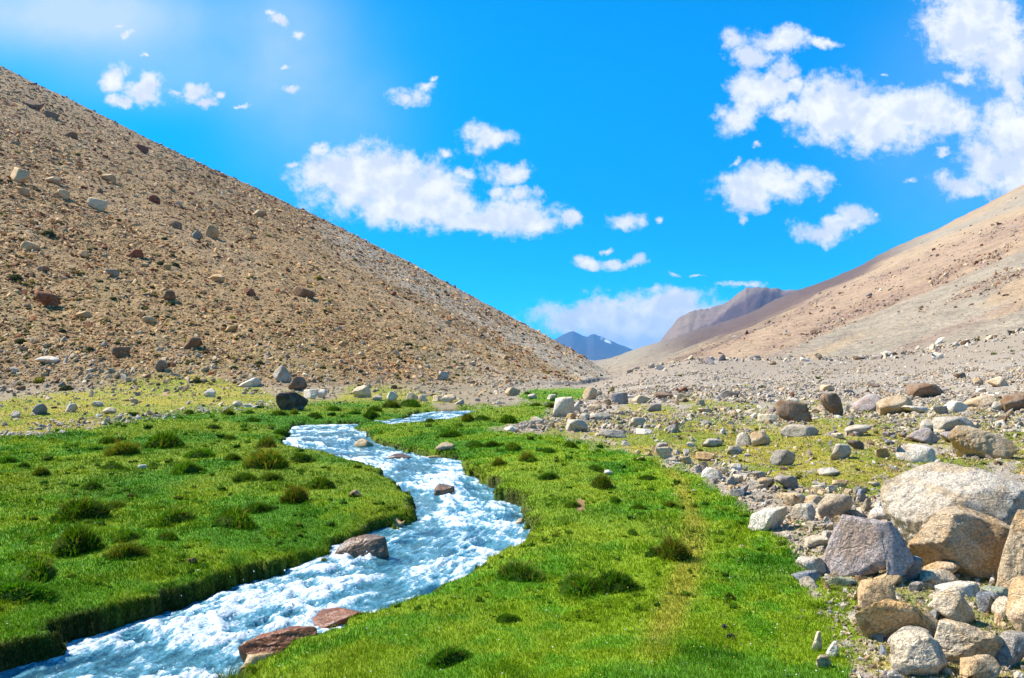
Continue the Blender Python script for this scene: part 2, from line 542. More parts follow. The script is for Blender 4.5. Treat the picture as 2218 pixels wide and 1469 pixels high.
g_noise = np.zeros(R2.shape); g_n2 = np.zeros(R2.shape); g_n3 = np.zeros(R2.shape)
m = infr & (R2 < 260)
g_noise[m] = fbm2(X2[m] * .8, Y2[m] * .8, 4, 71)
g_n2[m] = fbm2(X2[m] * 3.5, Y2[m] * 3.5, 4, 75)
g_n3[m] = fbm2(X2[m] * .25 + 5, Y2[m] * .25, 3, 79)
C = np.zeros(R2.shape + (3,)) + np.array((.30, .245, .175))
C = mixc(C, sst(.4, .65, g_n2) * .5, (.40, .34, .27))
C = mixc(C, sst(1250, 1000, PX0) * .85, (.235, .18, .10))
C = mixc(C, sst(-.3, 1.2, Zl - Zf), (.285, .178, .068))
C = mixc(C, np.where(isL, sst(-.3, .9, s0) * .55, 0), (.36, .25, .135))
C = mixc(C, np.where(isL, sst(-.1, -1.0, s0) * .5, 0), (.235, .15, .085))
# greyer talus tongue on the left slope
tongue = np.where(isL, np.exp(-((q0 - 140) / 34) ** 2) * sst(640, 760, PX0) + .6 * sst(700, 1150, PX0) * sst(-.2, .5, s0), 0)
C = mixc(C, np.clip(tongue, 0, 1) * .75, (.37, .33, .25))
C = mixc(C, np.where(isL, sst(.5, .75, g_n3) * sst(90, 50, D2) * .45, 0), (.22, .19, .06))
# right slope
R1 = np.zeros(R2.shape + (3,)) + np.array((.36, .255, .145))
band = fbm2(np.where(a, q1, 0) / 70 + 9, np.where(a, PX0, 0) / 600, 3, 44) 
R1 = mixc(R1, sst(.47, .57, band), (.29, .24, .165))
R1 = mixc(R1, sst(.42, .30, band) * .7, (.32, .21, .13))
R1 = mixc(R1, np.clip(s1, 0, 1) * .35, (.41, .30, .19))
R1 = mixc(R1, np.clip(-s1 * 1.8, 0, 1) * .6, (.25, .16, .11))
rockband = (np.exp(-((q1 - 1438) / 17) ** 2) * sst(1640, 1760, PX0) + .6 * np.exp(-((q1 - 1388) / 9) ** 2) + .9 * np.exp(-((q1 - 1497) / 15) ** 2) * sst(1950, 2080, PX0))
rockband = rockband * sst(.36, .6, fbm2(PX0 / 55, q1 / 16, 4, 47))
R1 = mixc(R1, np.clip(rockband, 0, 1) * .7, (.25, .16, .105))
skyr = cv(P2, sky_r1)
fr = np.clip((ROW0 - skyr) / 120, 0, 1)
purp = np.where(PX0 < 2045, sst(.42, .12, fr * (1.0 + .8 * s1)) * sst(2040, 1860, PX0) * sst(1340, 1500, PX0), 0)
R1 = mixc(R1, purp * .95, (.105, .068, .055))
R1 = mixc(R1, sst(1560, 1330, PX0) * sst(.75, .1, fr) * .5, (.27, .23, .16))
C = np.where(is1[..., None], R1, C)
C = mixc(C, np.where((~isL) & (D2 > 45) & (~is1), sst(45, 75, D2) * .8 * sst(1000, 1250, PX0), 0), (.27, .215, .15))
# plateau mountain
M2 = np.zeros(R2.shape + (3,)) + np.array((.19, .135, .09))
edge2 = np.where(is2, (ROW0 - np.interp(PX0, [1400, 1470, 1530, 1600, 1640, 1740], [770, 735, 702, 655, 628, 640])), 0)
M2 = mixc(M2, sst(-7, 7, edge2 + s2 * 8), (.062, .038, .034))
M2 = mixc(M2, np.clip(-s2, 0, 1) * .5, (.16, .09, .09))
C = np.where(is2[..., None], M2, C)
M3 = np.zeros(R2.shape + (3,)) + np.array((.05, .05, .055))
M3 = mixc(M3, np.clip(s2, 0, 1) * .5, (.13, .11, .10))
snow = np.exp(-(((PX0 - 1316) / 9) ** 2 + ((ROW0 - 739 - (PX0 - 1316) * .4) / 3.2) ** 2)) + .7 * np.exp(-(((PX0 - 1302) / 3) ** 2 + ((ROW0 - 733) / 2) ** 2))
M3 = mixc(M3, sst(.35, .6, snow), (.75, .78, .82))
C = np.where(is3[..., None], M3, C)
# grass
yl = np.clip(YEL * 1.05 * (1 - GREEN), 0, 1) * sst(.28, .46, .5 * g_n2 + .5 * g_noise + .10)
ycol = np.zeros(R2.shape + (3,)) + np.array((.30, .265, .022))
ycol = mixc(ycol, sst(.45, .62, g_noise), (.20, .23, .015))
ycol = mixc(ycol, sst(.58, .75, g_n2), (.33, .25, .075))
C = C * (1 - (yl * .93)[..., None]) + ycol * (yl * .93)[..., None]
gcol = np.zeros(R2.shape + (3,)) + np.array((.112, .225, .005))
gcol = mixc(gcol, sst(.49, .60, .6 * g_noise + .4 * g_n2), (.220, .275, .008))
gcol = mixc(gcol, sst(.48, .40, g_noise) * .75, (.070, .180, .0065))
gcol = mixc(gcol, sst(.50, .62, g_n3) * .55, (.25, .26, .016))
# trodden, yellower line through the right-hand turf
path = np.zeros(R2.shape)
pp = [(1400,975),(1470,1040),(1505,1120),(1500,1200),(1475,1290),(1420,1400),(1380,1500)]
pr = np.array(pp, float)
pc = np.interp(ROW0, pr[:, 1], pr[:, 0])
path = np.exp(-((PX0 - pc) / (10 + (ROW0 - 940) * .07).clip(8, 60)) ** 2) * sst(960, 1060, ROW0) * sst(1480, 1330, ROW0) * GREEN
gcol = gcol * np.array((.84, .98, .8))
gcol = gcol * (1 - .12 * sst(1150, 950, PX0))[..., None]
gcol = mixc(gcol, np.clip(path * (.7 + g_n2), 0, 1) * .7, (.30, .25, .03))
farg = sst(14, 26, D2)
gcol = mixc(gcol, farg * .35 * sst(.4, .6, g_noise), (.16, .20, .015))
gg = np.maximum(GREEN, GREENR * sst(.42, .5, g_n2))
C = C * (1 - gg[..., None]) + gcol * gg[..., None]
# bare soil scar in the turf and stones' dusty ground near the camera
scar = .75 * np.exp(-(((PX0 - 1256) / 15) ** 2 + ((ROW0 - 1088) / 17) ** 2)) * (.6 + 1.0 * g_n2)
C = mixc(C, sst(.4, .7, scar), (.27, .15, .07))
# mossy peat on the bank face
mb = np.where(near, sst(.13, .0, SD + (g_n2 - .5) * .16), 0)
C = mixc(C, mb * .9, (.034, .030, .009))
mb2 = np.where(near, sst(.02, -.08, SD), 0)
C = mixc(C, mb2, (.040, .026, .014))
TURF = np.clip(np.maximum(gg, yl * .8), 0, 1) * (1 - np.where(near, sst(.03, -.03, SD), 0)) * (1 - sst(.4, .7, scar))


def H(x, y):
    """height of the finished ground"""
    x = np.asarray(x, float); y = np.asarray(y, float)
    r = np.hypot(x, y); az = np.arctan2(x, y)
    i = np.clip(np.searchsorted(R, r) - 1, 0, NR - 2); j = np.clip(np.searchsorted(AZ, az) - 1, 0, NA - 2)
    u = np.clip((r - R[i]) / (R[i + 1] - R[i]), 0, 1); v = np.clip((az - AZ[j]) / (AZ[j + 1] - AZ[j]), 0, 1)
    return (Zg[i, j] * (1 - u) * (1 - v) + Zg[i + 1, j] * u * (1 - v) + Zg[i, j + 1] * (1 - u) * v + Zg[i + 1, j + 1] * u * v)


def cells(x, y, G):
    r = np.hypot(x, y); az = np.arctan2(x, y)
    i = np.clip(np.searchsorted(R, r) - 1, 0, NR - 2); j = np.clip(np.searchsorted(AZ, az) - 1, 0, NA - 2)
    return G[i, j]


def at(px, row, zfix=None):
    """ground point first met by the line of sight through that place of the photograph"""
    if zfix is not None:
        x, y = unproj(px, row, zfix); return x, y, zfix
    az = math.atan((px - 1109) / F)
    j = int(np.clip(np.searchsorted(AZ, az), 0, NA - 1))
    col = ROW[:, j]
    ok = np.where((col <= row) & (R > 1.5) & (SD[:, j] > .03))[0]
    i = ok[0] if len(ok) else NR - 2
    i0 = max(i - 1, 0)
    t = np.clip((col[i0] - row) / (col[i0] - col[i] + 1e-9), 0, 1)
    r = R[i0] + (R[i] - R[i0]) * t
    x, y = r * math.sin(az), r * math.cos(az)
    return x, y, float(H(x, y))


# --- materials
def principled(name):
    m_ = bpy.data.materials.new(name); m_.use_nodes = True
    N = NT(m_.node_tree); N.n.clear()
    out = N.node('ShaderNodeOutputMaterial'); b_ = N.node('ShaderNodeBsdfPrincipled')
    N.l.new(b_.outputs[0], out.inputs[0])
    b_.inputs['Specular IOR Level'].default_value = .25
    return m_, N, b_, out


def mat_ground(name, s1_, s2_, amp, bumpd, rough=.95):
    m_, N, b_, out = principled(name)
    pos = N.node('ShaderNodeNewGeometry').outputs['Position']
    col = N.attr('col')
    n1 = N.noise(pos, s1_, 5, .65)
    n2 = N.noise(pos, s2_, 4, .6)
    f = N.math('ADD', N.math('MULTIPLY', n1, .55), N.math('MULTIPLY', n2, .45))
    f = N.ramp(f, .30, .70, 1 - amp, 1 + amp, False)
    c = N.mix(1.0, col, (1, 1, 1, 1), 'MULTIPLY')
    sc = N.vmath('SCALE', col, f)
    N.l.new(sc, b_.inputs['Base Color'])
    b_.inputs['Roughness'].default_value = rough
    bp = N.node('ShaderNodeBump'); bp.inputs['Strength'].default_value = .8; bp.inputs['Distance'].default_value = bumpd
    hgt = N.math('ADD', N.math('MULTIPLY', n1, .6), N.math('MULTIPLY', n2, .5))
    N.l.new(hgt, bp.inputs['Height']); N.l.new(bp.outputs[0], b_.inputs['Normal'])
    return m_


M_ground = mat_ground('turf_and_gravel', 9, 55, .42, .035)
M_scree = mat_ground('scree_slope', .9, 3.2, .60, .9)
M_slope = mat_ground('dry_mountain_slope', .12, .75, .42, 2.6)
M_ridge = mat_ground('bare_ridge', .018, .09, .35, 9)
M_far = mat_ground('distant_mountain', .004, .02, .35, 30)

VALL = np.stack([X2, Y2, Zg], -1).reshape(-1, 3)
CALL = C.reshape(-1, 3)
ii, jj = np.meshgrid(np.arange(NR - 1), np.arange(NA - 1), indexing='ij')
v0 = ii * NA + jj
QUADS = np.stack([v0, v0 + 1, v0 + NA + 1, v0 + NA], -1).reshape(-1, 4)
QUADS = QUADS[:, ::-1]
reg = np.zeros(R2.shape, int)
reg[isL] = 1; reg[is1] = 2; reg[is2] = 3; reg[is3] = 4
rc = reg[:-1, :-1].reshape(-1)


def sub_mesh(name, mask, mat, Vs, attrs):
    q = QUADS[mask]
    used = np.zeros(len(Vs), bool); used[q.ravel()] = True
    idx = np.cumsum(used) - 1
    return mesh_from(name, Vs[used], idx[q], {k: v[used] for k, v in attrs.items()}, True, mat)


link('ground', sub_mesh('ground', rc == 0, M_ground, VALL, {'col': CALL}), 'structure')
link('scree_hillside', sub_mesh('scree_hillside', rc == 1, M_scree, VALL, {'col': CALL}), 'structure')
link('mountain_slope', sub_mesh('mountain_slope', rc == 2, M_slope, VALL, {'col': CALL}), 'structure')
link('mountain_ridge', sub_mesh('mountain_ridge', rc == 3, M_ridge, VALL, {'col': CALL}), 'structure')
link('distant_mountain', sub_mesh('distant_mountain', rc == 4, M_far, VALL, {'col': CALL}), 'structure')
# the ground right under the viewpoint
th = np.linspace(0, 2 * math.pi, 49)[:-1]
cap_r = .7
cv_ = [(0, 0, -.03)] + [(cap_r * math.sin(t), cap_r * math.cos(t), float(H(cap_r * math.sin(t), cap_r * math.cos(t))) - .006) for t in th]
cf_ = [(0, 1 + (i + 1) % 48, 1 + i) for i in range(48)]
link('ground_underfoot', mesh_from('ground_underfoot', np.array(cv_), np.array(cf_), {'col': np.tile(np.array([[.07, .15, .008]]), (49, 1))}, True, M_ground, 3), 'structure')

# ------------------------------------------------------------------ water
lf = np.array(stream_left[1:]); rg = np.array(stream_right[::-1][1:])
def resamp(pl, n):
    d_ = np.r_[0, np.cumsum(np.hypot(*np.diff(pl, axis=0).T))]
    t = np.linspace(0, d_[-1], n)
    return np.stack([np.interp(t, d_, pl[:, 0]), np.interp(t, d_, pl[:, 1])], -1)
cl = (resamp(lf, 60) + resamp(rg, 60)) / 2
for _ in range(3):
    cl[1:-1] = (cl[:-2] + cl[1:-1] * 2 + cl[2:]) / 4
wm = near & (SD < .32)
wx, wy = X2[wm], Y2[wm]
best = np.full(wx.shape, 1e9); S_ = np.zeros(wx.shape); T_ = np.zeros(wx.shape); acc = 0
for i in range(len(cl) - 1):
    x0, y0 = cl[i]; x1, y1 = cl[i + 1]
    ex, ey = x1 - x0, y1 - y0; L = math.hypot(ex, ey)
    t = np.clip(((wx - x0) * ex + (wy - y0) * ey) / (L * L), 0, 1)
    dd = np.hypot(wx - x0 - ex * t, wy - y0 - ey * t)
    sg = np.sign(ex * (wy - y0) - ey * (wx - x0))
    u_ = dd < best
    best = np.where(u_, dd, best); S_ = np.where(u_, acc + t * L, S_); T_ = np.where(u_, dd * sg, T_)
    acc += L
w1 = fbm2(S_ * 1.0 + 40, T_ * 1.9 + 40, 3, 101)
w2 = 1 - np.abs(fbm2(wx * 2.6 + S_ * .6, wy * 2.6, 4, 111) - .5) * 2
w3 = 1 - np.abs(fbm2(S_ * 4.0, T_ * 10.0 + 30, 3, 121) - .5) * 2
w4 = fbm2(wx * 26, wy * 20, 3, 131)
turb = sst(.36, .60, w1)
wd = Y2[wm]
calm = 1 - .75 * np.exp(-(((wx - 0.05) / .6) ** 2 + ((wy - 9.6) / .55) ** 2))
turb = np.clip(turb + .28 * sst(7.5, 5.0, Y2[wm]) + .2 * sst(.9, .3, np.abs(Y2[wm] - 8.6)), 0, 1) * calm
ampl = (.35 + .65 * turb)
hz = ((w1 - .5) * .10 + (w2 - .75) * .10 * ampl + (w3 - .75) * .055 * ampl + (w4 - .5) * .030 * (.4 + .6 * turb))
hz *= sst(.05, -.25, SD[wm]) * .75 + .25
hz *= np.interp(wd, [2, 6, 12, 25], [1.15, 1.0, .8, .55])
# long steps where the stream drops
hz += .05 * (sst(.2, .8, np.sin(S_ * 1.05 + 2 * (vn2(T_ * .7, S_ * .2, 3) - .5)) * .5 + .5) - .5)
foam = np.clip(.62 * turb + (w2 - .76) * 1.4 + (w3 - .72) * 1.1 + (w4 - .5) * .8 - .02, 0, 1)
foam = np.maximum(foam, sst(-.13, -.02, SD[wm]) * .45 * w4 * 1.4)
Zw = np.zeros(R2.shape) - 50; Zw[wm] = Wl[wm] + hz
fo = np.zeros(R2.shape); fo[wm] = foam
ST = np.zeros(R2.shape + (3,)); ST[wm, 0] = S_; ST[wm, 1] = T_
tr = np.zeros(R2.shape); tr[wm] = turb
wq = (wm[:-1, :-1] & wm[1:, :-1] & wm[:-1, 1:] & wm[1:, 1:]).reshape(-1)


def mat_water():
    m_, N, b_, out = principled('stream_water')
    pos = N.node('ShaderNodeNewGeometry').outputs['Position']
    f0 = N.attr('foam', 'Fac')
    flow = N.attr('flow', 'Vector')
    fl = N.vmath('MULTIPLY', flow, (.42, 1.7, 1))
    n1 = N.noise(N.vmath('ADD', fl, N.vmath('SCALE', pos, .3)), 9.0, 7, .68, .6)
    n2 = N.noise(pos, 42.0, 4, .65)
    n3 = N.noise(fl, 2.3, 4, .6, .4)
    s = N.math('ADD', f0, N.math('MULTIPLY', N.math('SUBTRACT', n1, .5), 2.1))
    s = N.math('ADD', s, N.math('MULTIPLY', N.math('SUBTRACT', n2, .5), 1.1))
    s = N.math('ADD', s, N.math('MULTIPLY', N.math('SUBTRACT', n3, .5), .9))
    fm = N.ramp(s, .36, .94)
    deep = N.mix(N.ramp(n3, .3, .7), (.008, .060, .110, 1), (.060, .165, .175, 1))
    deep = N.mix(N.ramp(s, -.15, .45), deep, (.09, .28, .36, 1))
    c = N.mix(fm, deep, (.68, .74, .77, 1))
    N.l.new(c, b_.inputs['Base Color'])
    N.l.new(N.ramp(fm, 0, 1, .06, .5), b_.inputs['Roughness'])
    b_.inputs['IOR'].default_value = 1.33
    b_.inputs['Specular IOR Level'].default_value = .6
    bp = N.node('ShaderNodeBump'); bp.inputs['Strength'].default_value = 1.0; bp.inputs['Distance'].default_value = .045
    N.l.new(N.math('ADD', N.math('MULTIPLY', n1, .7), N.math('MULTIPLY', n2, .45)), bp.inputs['Height'])
    N.l.new(bp.outputs[0], b_.inputs['Normal'])
    return m_


VW = np.stack([X2, Y2, Zw], -1).reshape(-1, 3)
link('stream_water', sub_mesh('stream_water', wq, mat_water(), VW, {'foam': fo.reshape(-1), 'flow': ST.reshape(-1, 3)}), 'structure')

# flying drops over the rapids
def ico(sub):
    bm = bmesh.new(); bmesh.ops.create_icosphere(bm, subdivisions=sub, radius=1)
    V = np.array([v.co[:] for v in bm.verts]); Fc = np.array([[v.index for v in f.verts] for f in bm.faces]); bm.free()
    return V, Fc
ICO = {s: ico(s) for s in (1, 2, 3, 4, 5, 6)}
wi = np.where((foam > .6) & (wy > 2.5) & (wy < 13) & (SD[wm] < -.15))[0]
pk = rng.choice(wi, 300)
dv, df = ICO[1]
n = len(pk)
rad = rng.uniform(.0018, .006, n) * (1 + wd[pk] * .05)
pos = np.stack([wx[pk], wy[pk], (Wl[wm] + hz)[pk] + rng.exponential(.045, n)], -1)
V = (dv[None] * rad[:, None, None] + pos[:, None]).reshape(-1, 3)
Fc = (df[None] + (np.arange(n) * len(dv))[:, None, None]).reshape(-1, 3)
m_sp, N, b_, _ = principled('water_drops'); b_.inputs['Base Color'].default_value = (.85, .9, .95, 1); b_.inputs['Roughness'].default_value = .15
link('water_spray', mesh_from('water_spray', V, Fc, None, True, m_sp, 3), 'stuff', 'fine white drops thrown up over the rapids of the stream', 'spray')

# ------------------------------------------------------------------ sampling points by how much of the picture the ground takes
CA = np.zeros((NR - 1, NA - 1))
CA = np.clip(ROW[:-1, :-1] - ROW[1:, :-1], 0, 60) * np.clip(PX[:-1, 1:] - PX[:-1, :-1], 0, 60)
CA *= (infr[:-1, :-1]) & (PX[:-1, :-1] > -600) & (PX[:-1, :-1] < 2900) & (ROW[:-1, :-1] < 2100) & (R2[:-1, :-1] > 1.6)
CA *= np.where((PX[:-1, :-1] > -120) & (PX[:-1, :-1] < 2340) & (ROW[:-1, :-1] < 1600), 1.0, .5)
# nothing that lies behind something nearer
runmin = np.minimum.accumulate(ROW, 0)
CA *= (ROW[:-1, :-1] <= runmin[:-1, :-1] + 6)


def sample(weight, n, rng_=rng):
    w = (CA * weight[:-1, :-1]).ravel()
    cs = np.cumsum(w)
    k_ = np.searchsorted(cs, rng_.random(n) * cs[-1])
    i, j = np.divmod(k_, NA - 1)
    u, v = rng_.random(n), rng_.random(n)
    r = R[i] + (R[i + 1] - R[i]) * u; az = AZ[j] + (AZ[j + 1] - AZ[j]) * v
    x, y = r * np.sin(az), r * np.cos(az)
    return x, y, H(x, y), i, j


# ------------------------------------------------------------------ grass
def mat_grass(name='grass_blades', objcol=False):
    m_, N, b_, out = principled(name)
    c = N.attr('col')
    if objcol:
        oi = N.node('ShaderNodeObjectInfo')
        c = N.mix(1.0, c, oi.outputs['Color'], 'MULTIPLY')
    N.l.new(c, b_.inputs['Base Color'])
    b_.inputs['Roughness'].default_value = .7
    b_.inputs['Specular IOR Level'].default_value = .05
    tl = N.node('ShaderNodeBsdfTranslucent')
    N.l.new(N.mix(1.0, c, (1.25, 1.3, .5, 1), 'MULTIPLY'), tl.inputs[0])
    mx = N.node('ShaderNodeMixShader'); mx.inputs[0].default_value = .45
    N.l.new(b_.outputs[0], mx.inputs[1]); N.l.new(tl.outputs[0], mx.inputs[2]); N.l.new(mx.outputs[0], out.inputs[0])
    return m_


M_grass = mat_grass()


def blades(x, y, z, h, w, lean, yaw, col, up=None):
    """bent three-sided blades; returns V, F, colours"""
    n = len(x)
    lx, ly = np.cos(lean[1]) * lean[0], np.sin(lean[1]) * lean[0]
    sx, sy = np.cos(yaw) * w / 2, np.sin(yaw) * w / 2
    V = np.zeros((n, 5, 3))
    V[:, 0] = np.stack([x - sx, y - sy, z - .006], -1); V[:, 1] = np.stack([x + sx, y + sy, z - .006], -1)
    mx_, my_, mz_ = x + lx * h * .35, y + ly * h * .35, z + h * .6
    V[:, 2] = np.stack([mx_ - sx * .75, my_ - sy * .75, mz_], -1); V[:, 3] = np.stack([mx_ + sx * .75, my_ + sy * .75, mz_], -1)
    V[:, 4] = np.stack([x + lx * h, y + ly * h, z + h * np.sqrt(np.clip(1 - lean[0] ** 2 * .7, .15, 1))], -1)
    base = (np.arange(n) * 5)[:, None]
    Fc = np.concatenate([base + np.array([[0, 1, 3]]), base + np.array([[0, 3, 2]]), base + np.array([[2, 3, 4]])], 0)
    cc = np.repeat(col[:, None, :], 5, 1)
    return V.reshape(-1, 3), Fc, cc.reshape(-1, 3)


NB = 520000
gw = np.where(TURF > .25, TURF, 0) * np.interp(R2, [1, 4, 8, 20, 45, 60], [.5, .55, .9, 1.6, 1.3, 0]) * (SD > -.03)
x, y, z, i, j = sample(gw, NB)
D = np.hypot(x, y)
c0 = C[i, j]
isy = (GREEN[i, j] < .5)
rnd = rng.random(NB)
br = rng.uniform(.62, 1.42, NB)
bc = c0 * br[:, None]
straw = rnd < np.where(isy, .16, .045 + .10 * sst(.5, .7, g_n3[i, j]))
bc[straw] = bc[straw] * .4 + np.array((.36, .31, .06)) * .6
dark = (rnd > .86) & ~isy
bc[dark] *= np.array((.55, .8, .9))
hh = rng.uniform(.010, .024, NB) * (1 + .035 * D) * np.where(isy, .7, 1)
cl_ = sst(.54, .64, fbm2(x * 1.9, y * 1.9, 3, 88)) * ~isy
bc *= 1 - cl_[:, None] * np.array((.42, .25, .15))
hh *= 1 + .35 * cl_
hh *= 1 + .6 * sst(.52, .72, cells(x, y, g_n2)) + 1.0 * (rng.random(NB) < .012)
ww = np.clip(.00062 * D, .0022, .05) * rng.uniform(.7, 1.4, NB)
V, Fc, cc = blades(x, y, z, hh, ww, (rng.uniform(.35, 1.05, NB), rng.uniform(0, 6.28, NB)), rng.uniform(-.9, .9, NB), bc)
link('grass', mesh_from('grass', V, Fc, {'col': cc}, False, M_grass, 3), 'stuff', 'short bright green turf covering both banks of the stream', 'grass')


# ------------------------------------------------------------------ tussocks and cushion shrubs
def tussock_mesh(name, seed, tall=1.0, nb=1500, straw=.12):
    g = np.random.default_rng(seed)
    u = np.sqrt(g.random(nb)); a_ = g.uniform(0, 6.283, nb)
    lob = 1 + .28 * np.sin(a_ * 2 + seed) + .18 * np.sin(a_ * 3 + seed * 2) + .10 * np.sin(a_ * 7 + seed)
    bx, by = u * np.cos(a_) * .46 * lob, u * np.sin(a_) * .46 * lob
    dome = .34 * (1 - (u * .98) ** 2)
    h = g.uniform(.16, .36, nb) * tall * (1.1 - .45 * u)
    col = np.tile(np.array([[.050, .130, .006]]), (nb, 1)) * g.uniform(.5, 1.8, (nb, 1))
    st_ = g.random(nb) < straw
    col[st_] = np.array((.17, .15, .03)) * g.uniform(.7, 1.2, (st_.sum(), 1)); h[st_] *= 1.6
    lean = np.clip(.25 + .75 * u * g.uniform(.5, 1.2, nb), 0, .97)
    V, Fc, cc = blades(bx, by, dome - .03, h, g.uniform(.012, .026, nb), (lean, a_ + g.normal(0, .5, nb)), g.uniform(0, 3.14, nb), col)
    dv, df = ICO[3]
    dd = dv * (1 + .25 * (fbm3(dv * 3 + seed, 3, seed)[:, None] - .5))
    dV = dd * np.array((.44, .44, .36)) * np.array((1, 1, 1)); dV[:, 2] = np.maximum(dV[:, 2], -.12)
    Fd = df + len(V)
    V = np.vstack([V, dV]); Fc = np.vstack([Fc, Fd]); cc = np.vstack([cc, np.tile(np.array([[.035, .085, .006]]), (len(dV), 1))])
    me = mesh_from(name, V, Fc, {'col': cc}, False, M_tus, 3)
    return me


M_tus = mat_grass('tussock_blades', True)
TUS = [tussock_mesh('grass_tussock', 11 + q, (.8, 1.0, 1.25, .7)[q % 4], 1500, (.02, .07, .16, .03)[q % 4]) for q in range(8)]
tussocks = [  # photo x, base row, width
 (345,972,92,'tall dark green grass clump, biggest of those on the far turf beyond the stream'),(230,962,42),(262,987,58),(292,968,28),(429,993,60),(500,998,42),(570,1016,84),(649,1003,56),(10,1004,46),(50,1014,30),(86,1030,32),
 (241,1018,44),(395,1028,76),(528,1045,48),(583,1042,44),(690,1060,66),(194,1062,56),(157,1124,104,'wide dark grass clump standing alone above the shaggy one by the left edge'),(251,1104,40),(368,1140,92),(497,1146,104),(556,1112,56),(636,1092,66),
 (141,1206,146,'very wide shaggy tussock with straw tips near the left edge of the turf'),(267,1176,62),(361,1172,50),(267,1214,66),(63,1262,118,'broad dark tussock sloping down beside the left edge of the picture'),(12,1308,120,'dark rounded grass hump cut off by the left edge above the stream bank'),
 (408,897,24),(492,899,28),(539,897,26),(544,914,34),(602,900,34),(636,898,26),(460,930,28),(528,934,22),(497,953,24),(575,970,52),(604,942,44),
 (801,908,44),(811,892,34),(846,884,40),(766,898,28),(887,882,52),(977,948,48),(1012,914,34),(1044,911,38),(1101,918,52),(1162,880,24),(1195,884,26),
 (1028,970,46),(1066,970,34),(1111,976,40),(1143,1000,40),(1187,982,36),(1235,970,34),(1190,1040,44),(1306,1060,60),(1405,1042,38),(1332,1090,34),(1383,1104,30),
 (1462,1216,92,'bushy green tussock with a dark flank on the worn yellow strip'),(1420,1206,54),(1335,1286,120,'straw-tipped tussock in the middle of the near turf'),(1262,1290,100,'bright green tussock with long stalks, one step left of the straw-tipped one'),
 (1126,1262,92,'round dark green tussock close to the near right bank'),(968,1448,104,'loose tussock with dry stalks at the bottom edge of the turf'),(1290,1022,32),(1240,1100,30),
 (1080,1010,30),(930,915,30),(720,890,34),(680,905,30),(1450,1100,26),(1370,1160,32),(1100,1352,50),(1580,1300,30)]
hero_t = []
for q, t in enumerate(tussocks):
    x, y, z = at(t[0], t[1])
    w = t[2] * y / F
    o = link('grass_tussock', TUS[q % 8], None, t[3] if len(t) > 3 else None, 'grass tussock', 'grass tussocks scattered over the turf')
    hgt = w * random.Random(q).uniform(.62, .85)
    o.location = (x, y + w * .4, float(H(x, y + w * .4)) - .03 * w)
    o.scale = (w * random.Random(q+9).uniform(.9, 1.2), w * random.Random(q+5).uniform(.6, 1.0), hgt * .95)
    o.rotation_euler = (0, 0, q * 1.7)
    k_ = random.Random(q + 50).uniform(.65, 1.2); o.color = (k_ * random.Random(q).uniform(.9, 1.35), k_, k_, 1)
    hero_t.append((o, t))
# the tuft at the foot of the red rocks
x, y, z = unproj(492, 1500, -.05)[0], unproj(492, 1500, -.05)[1], 0
o = link('grass_tussock', TUS[2], None, 'spiky grass tuft beside the red-brown rock at the bottom edge', 'grass tussock', 'grass tussocks scattered over the turf')
o.location = (x, y, -.12); o.scale = (.26, .26, .24); o.rotation_euler = (0, 0, .6); o.color = (1, 1.15, 1, 1)

# ------------------------------------------------------------------ rocks
def rock_verts(sub, seed, k=14, planes=13, nz=.06, strat=0.0, flat=1.0):
    g = np.random.default_rng(seed)
    dv, df = ICO[sub]
    n = g.normal(size=(planes, 3)); n /= np.linalg.norm(n, axis=1)[:, None]
    n = np.vstack([n, [[0, 0, 1], [0, 0, -1]]])
    d = np.r_[g.uniform(.52, 1.0, planes), .9, .8]
    dot = dv @ n.T
    val = np.where(dot > .08, d / np.maximum(dot, .08), 9.0)
    r = -np.log(np.exp(-k * val).sum(1)) / k
    V = dv * r[:, None]
    f1 = fbm3(V * 1.6 + seed * 3.1, 3, seed) - .5
    f2 = fbm3(V * 5.5 + seed, 3, seed + 9) - .5
    rd = np.abs(fbm3(V * 3.0 + seed * 1.7, 3, seed + 5) - .5) * 2
    V = V * (1 + nz * 1.3 * f1 + nz * .9 * f2 - nz * .9 * np.exp(-(rd / .06) ** 2))[:, None]
    if sub >= 5:
        V = V * (1 + nz * .35 * (fbm3(V * 18 + seed, 3, seed + 13) - .5))[:, None]
        fq = fbm3(V * 2.4 + seed * 2.3, 4, seed + 33, .55) * 9
        fs = np.floor(fq) + sst(.80, 1.0, fq - np.floor(fq))
        V = V * (1 + nz * .42 * (fs - 4.5))[:, None]
    if strat:
        ax = g.normal(size=3); ax /= np.linalg.norm(ax); ax[2] *= 1.5
        V = V * (1 + strat * (vn3(np.stack([V @ ax * 9, V[:, 0] * .7, V[:, 1] * .7], -1), seed) - .5))[:, None]
    if sub >= 4:      # broken ledges: a second, shallower set of fracture faces
        n2 = g.normal(size=(14, 3)); n2 /= np.linalg.norm(n2, axis=1)[:, None]
        lim = np.quantile(V @ n2.T, .982, axis=0)
        for q_ in range(14):
            over = V @ n2[q_] - lim[q_]
            V = V - np.outer(np.maximum(over, 0) * .92, n2[q_])
        V = V * (1 + nz * .5 * (fbm3(V * 9 + seed * .7, 4, seed + 21, .6) - .5))[:, None]
    lo_, hi_ = V.min(0), V.max(0)
    V = (V - (lo_ + hi_) / 2) / (hi_ - lo_)
    return V, df


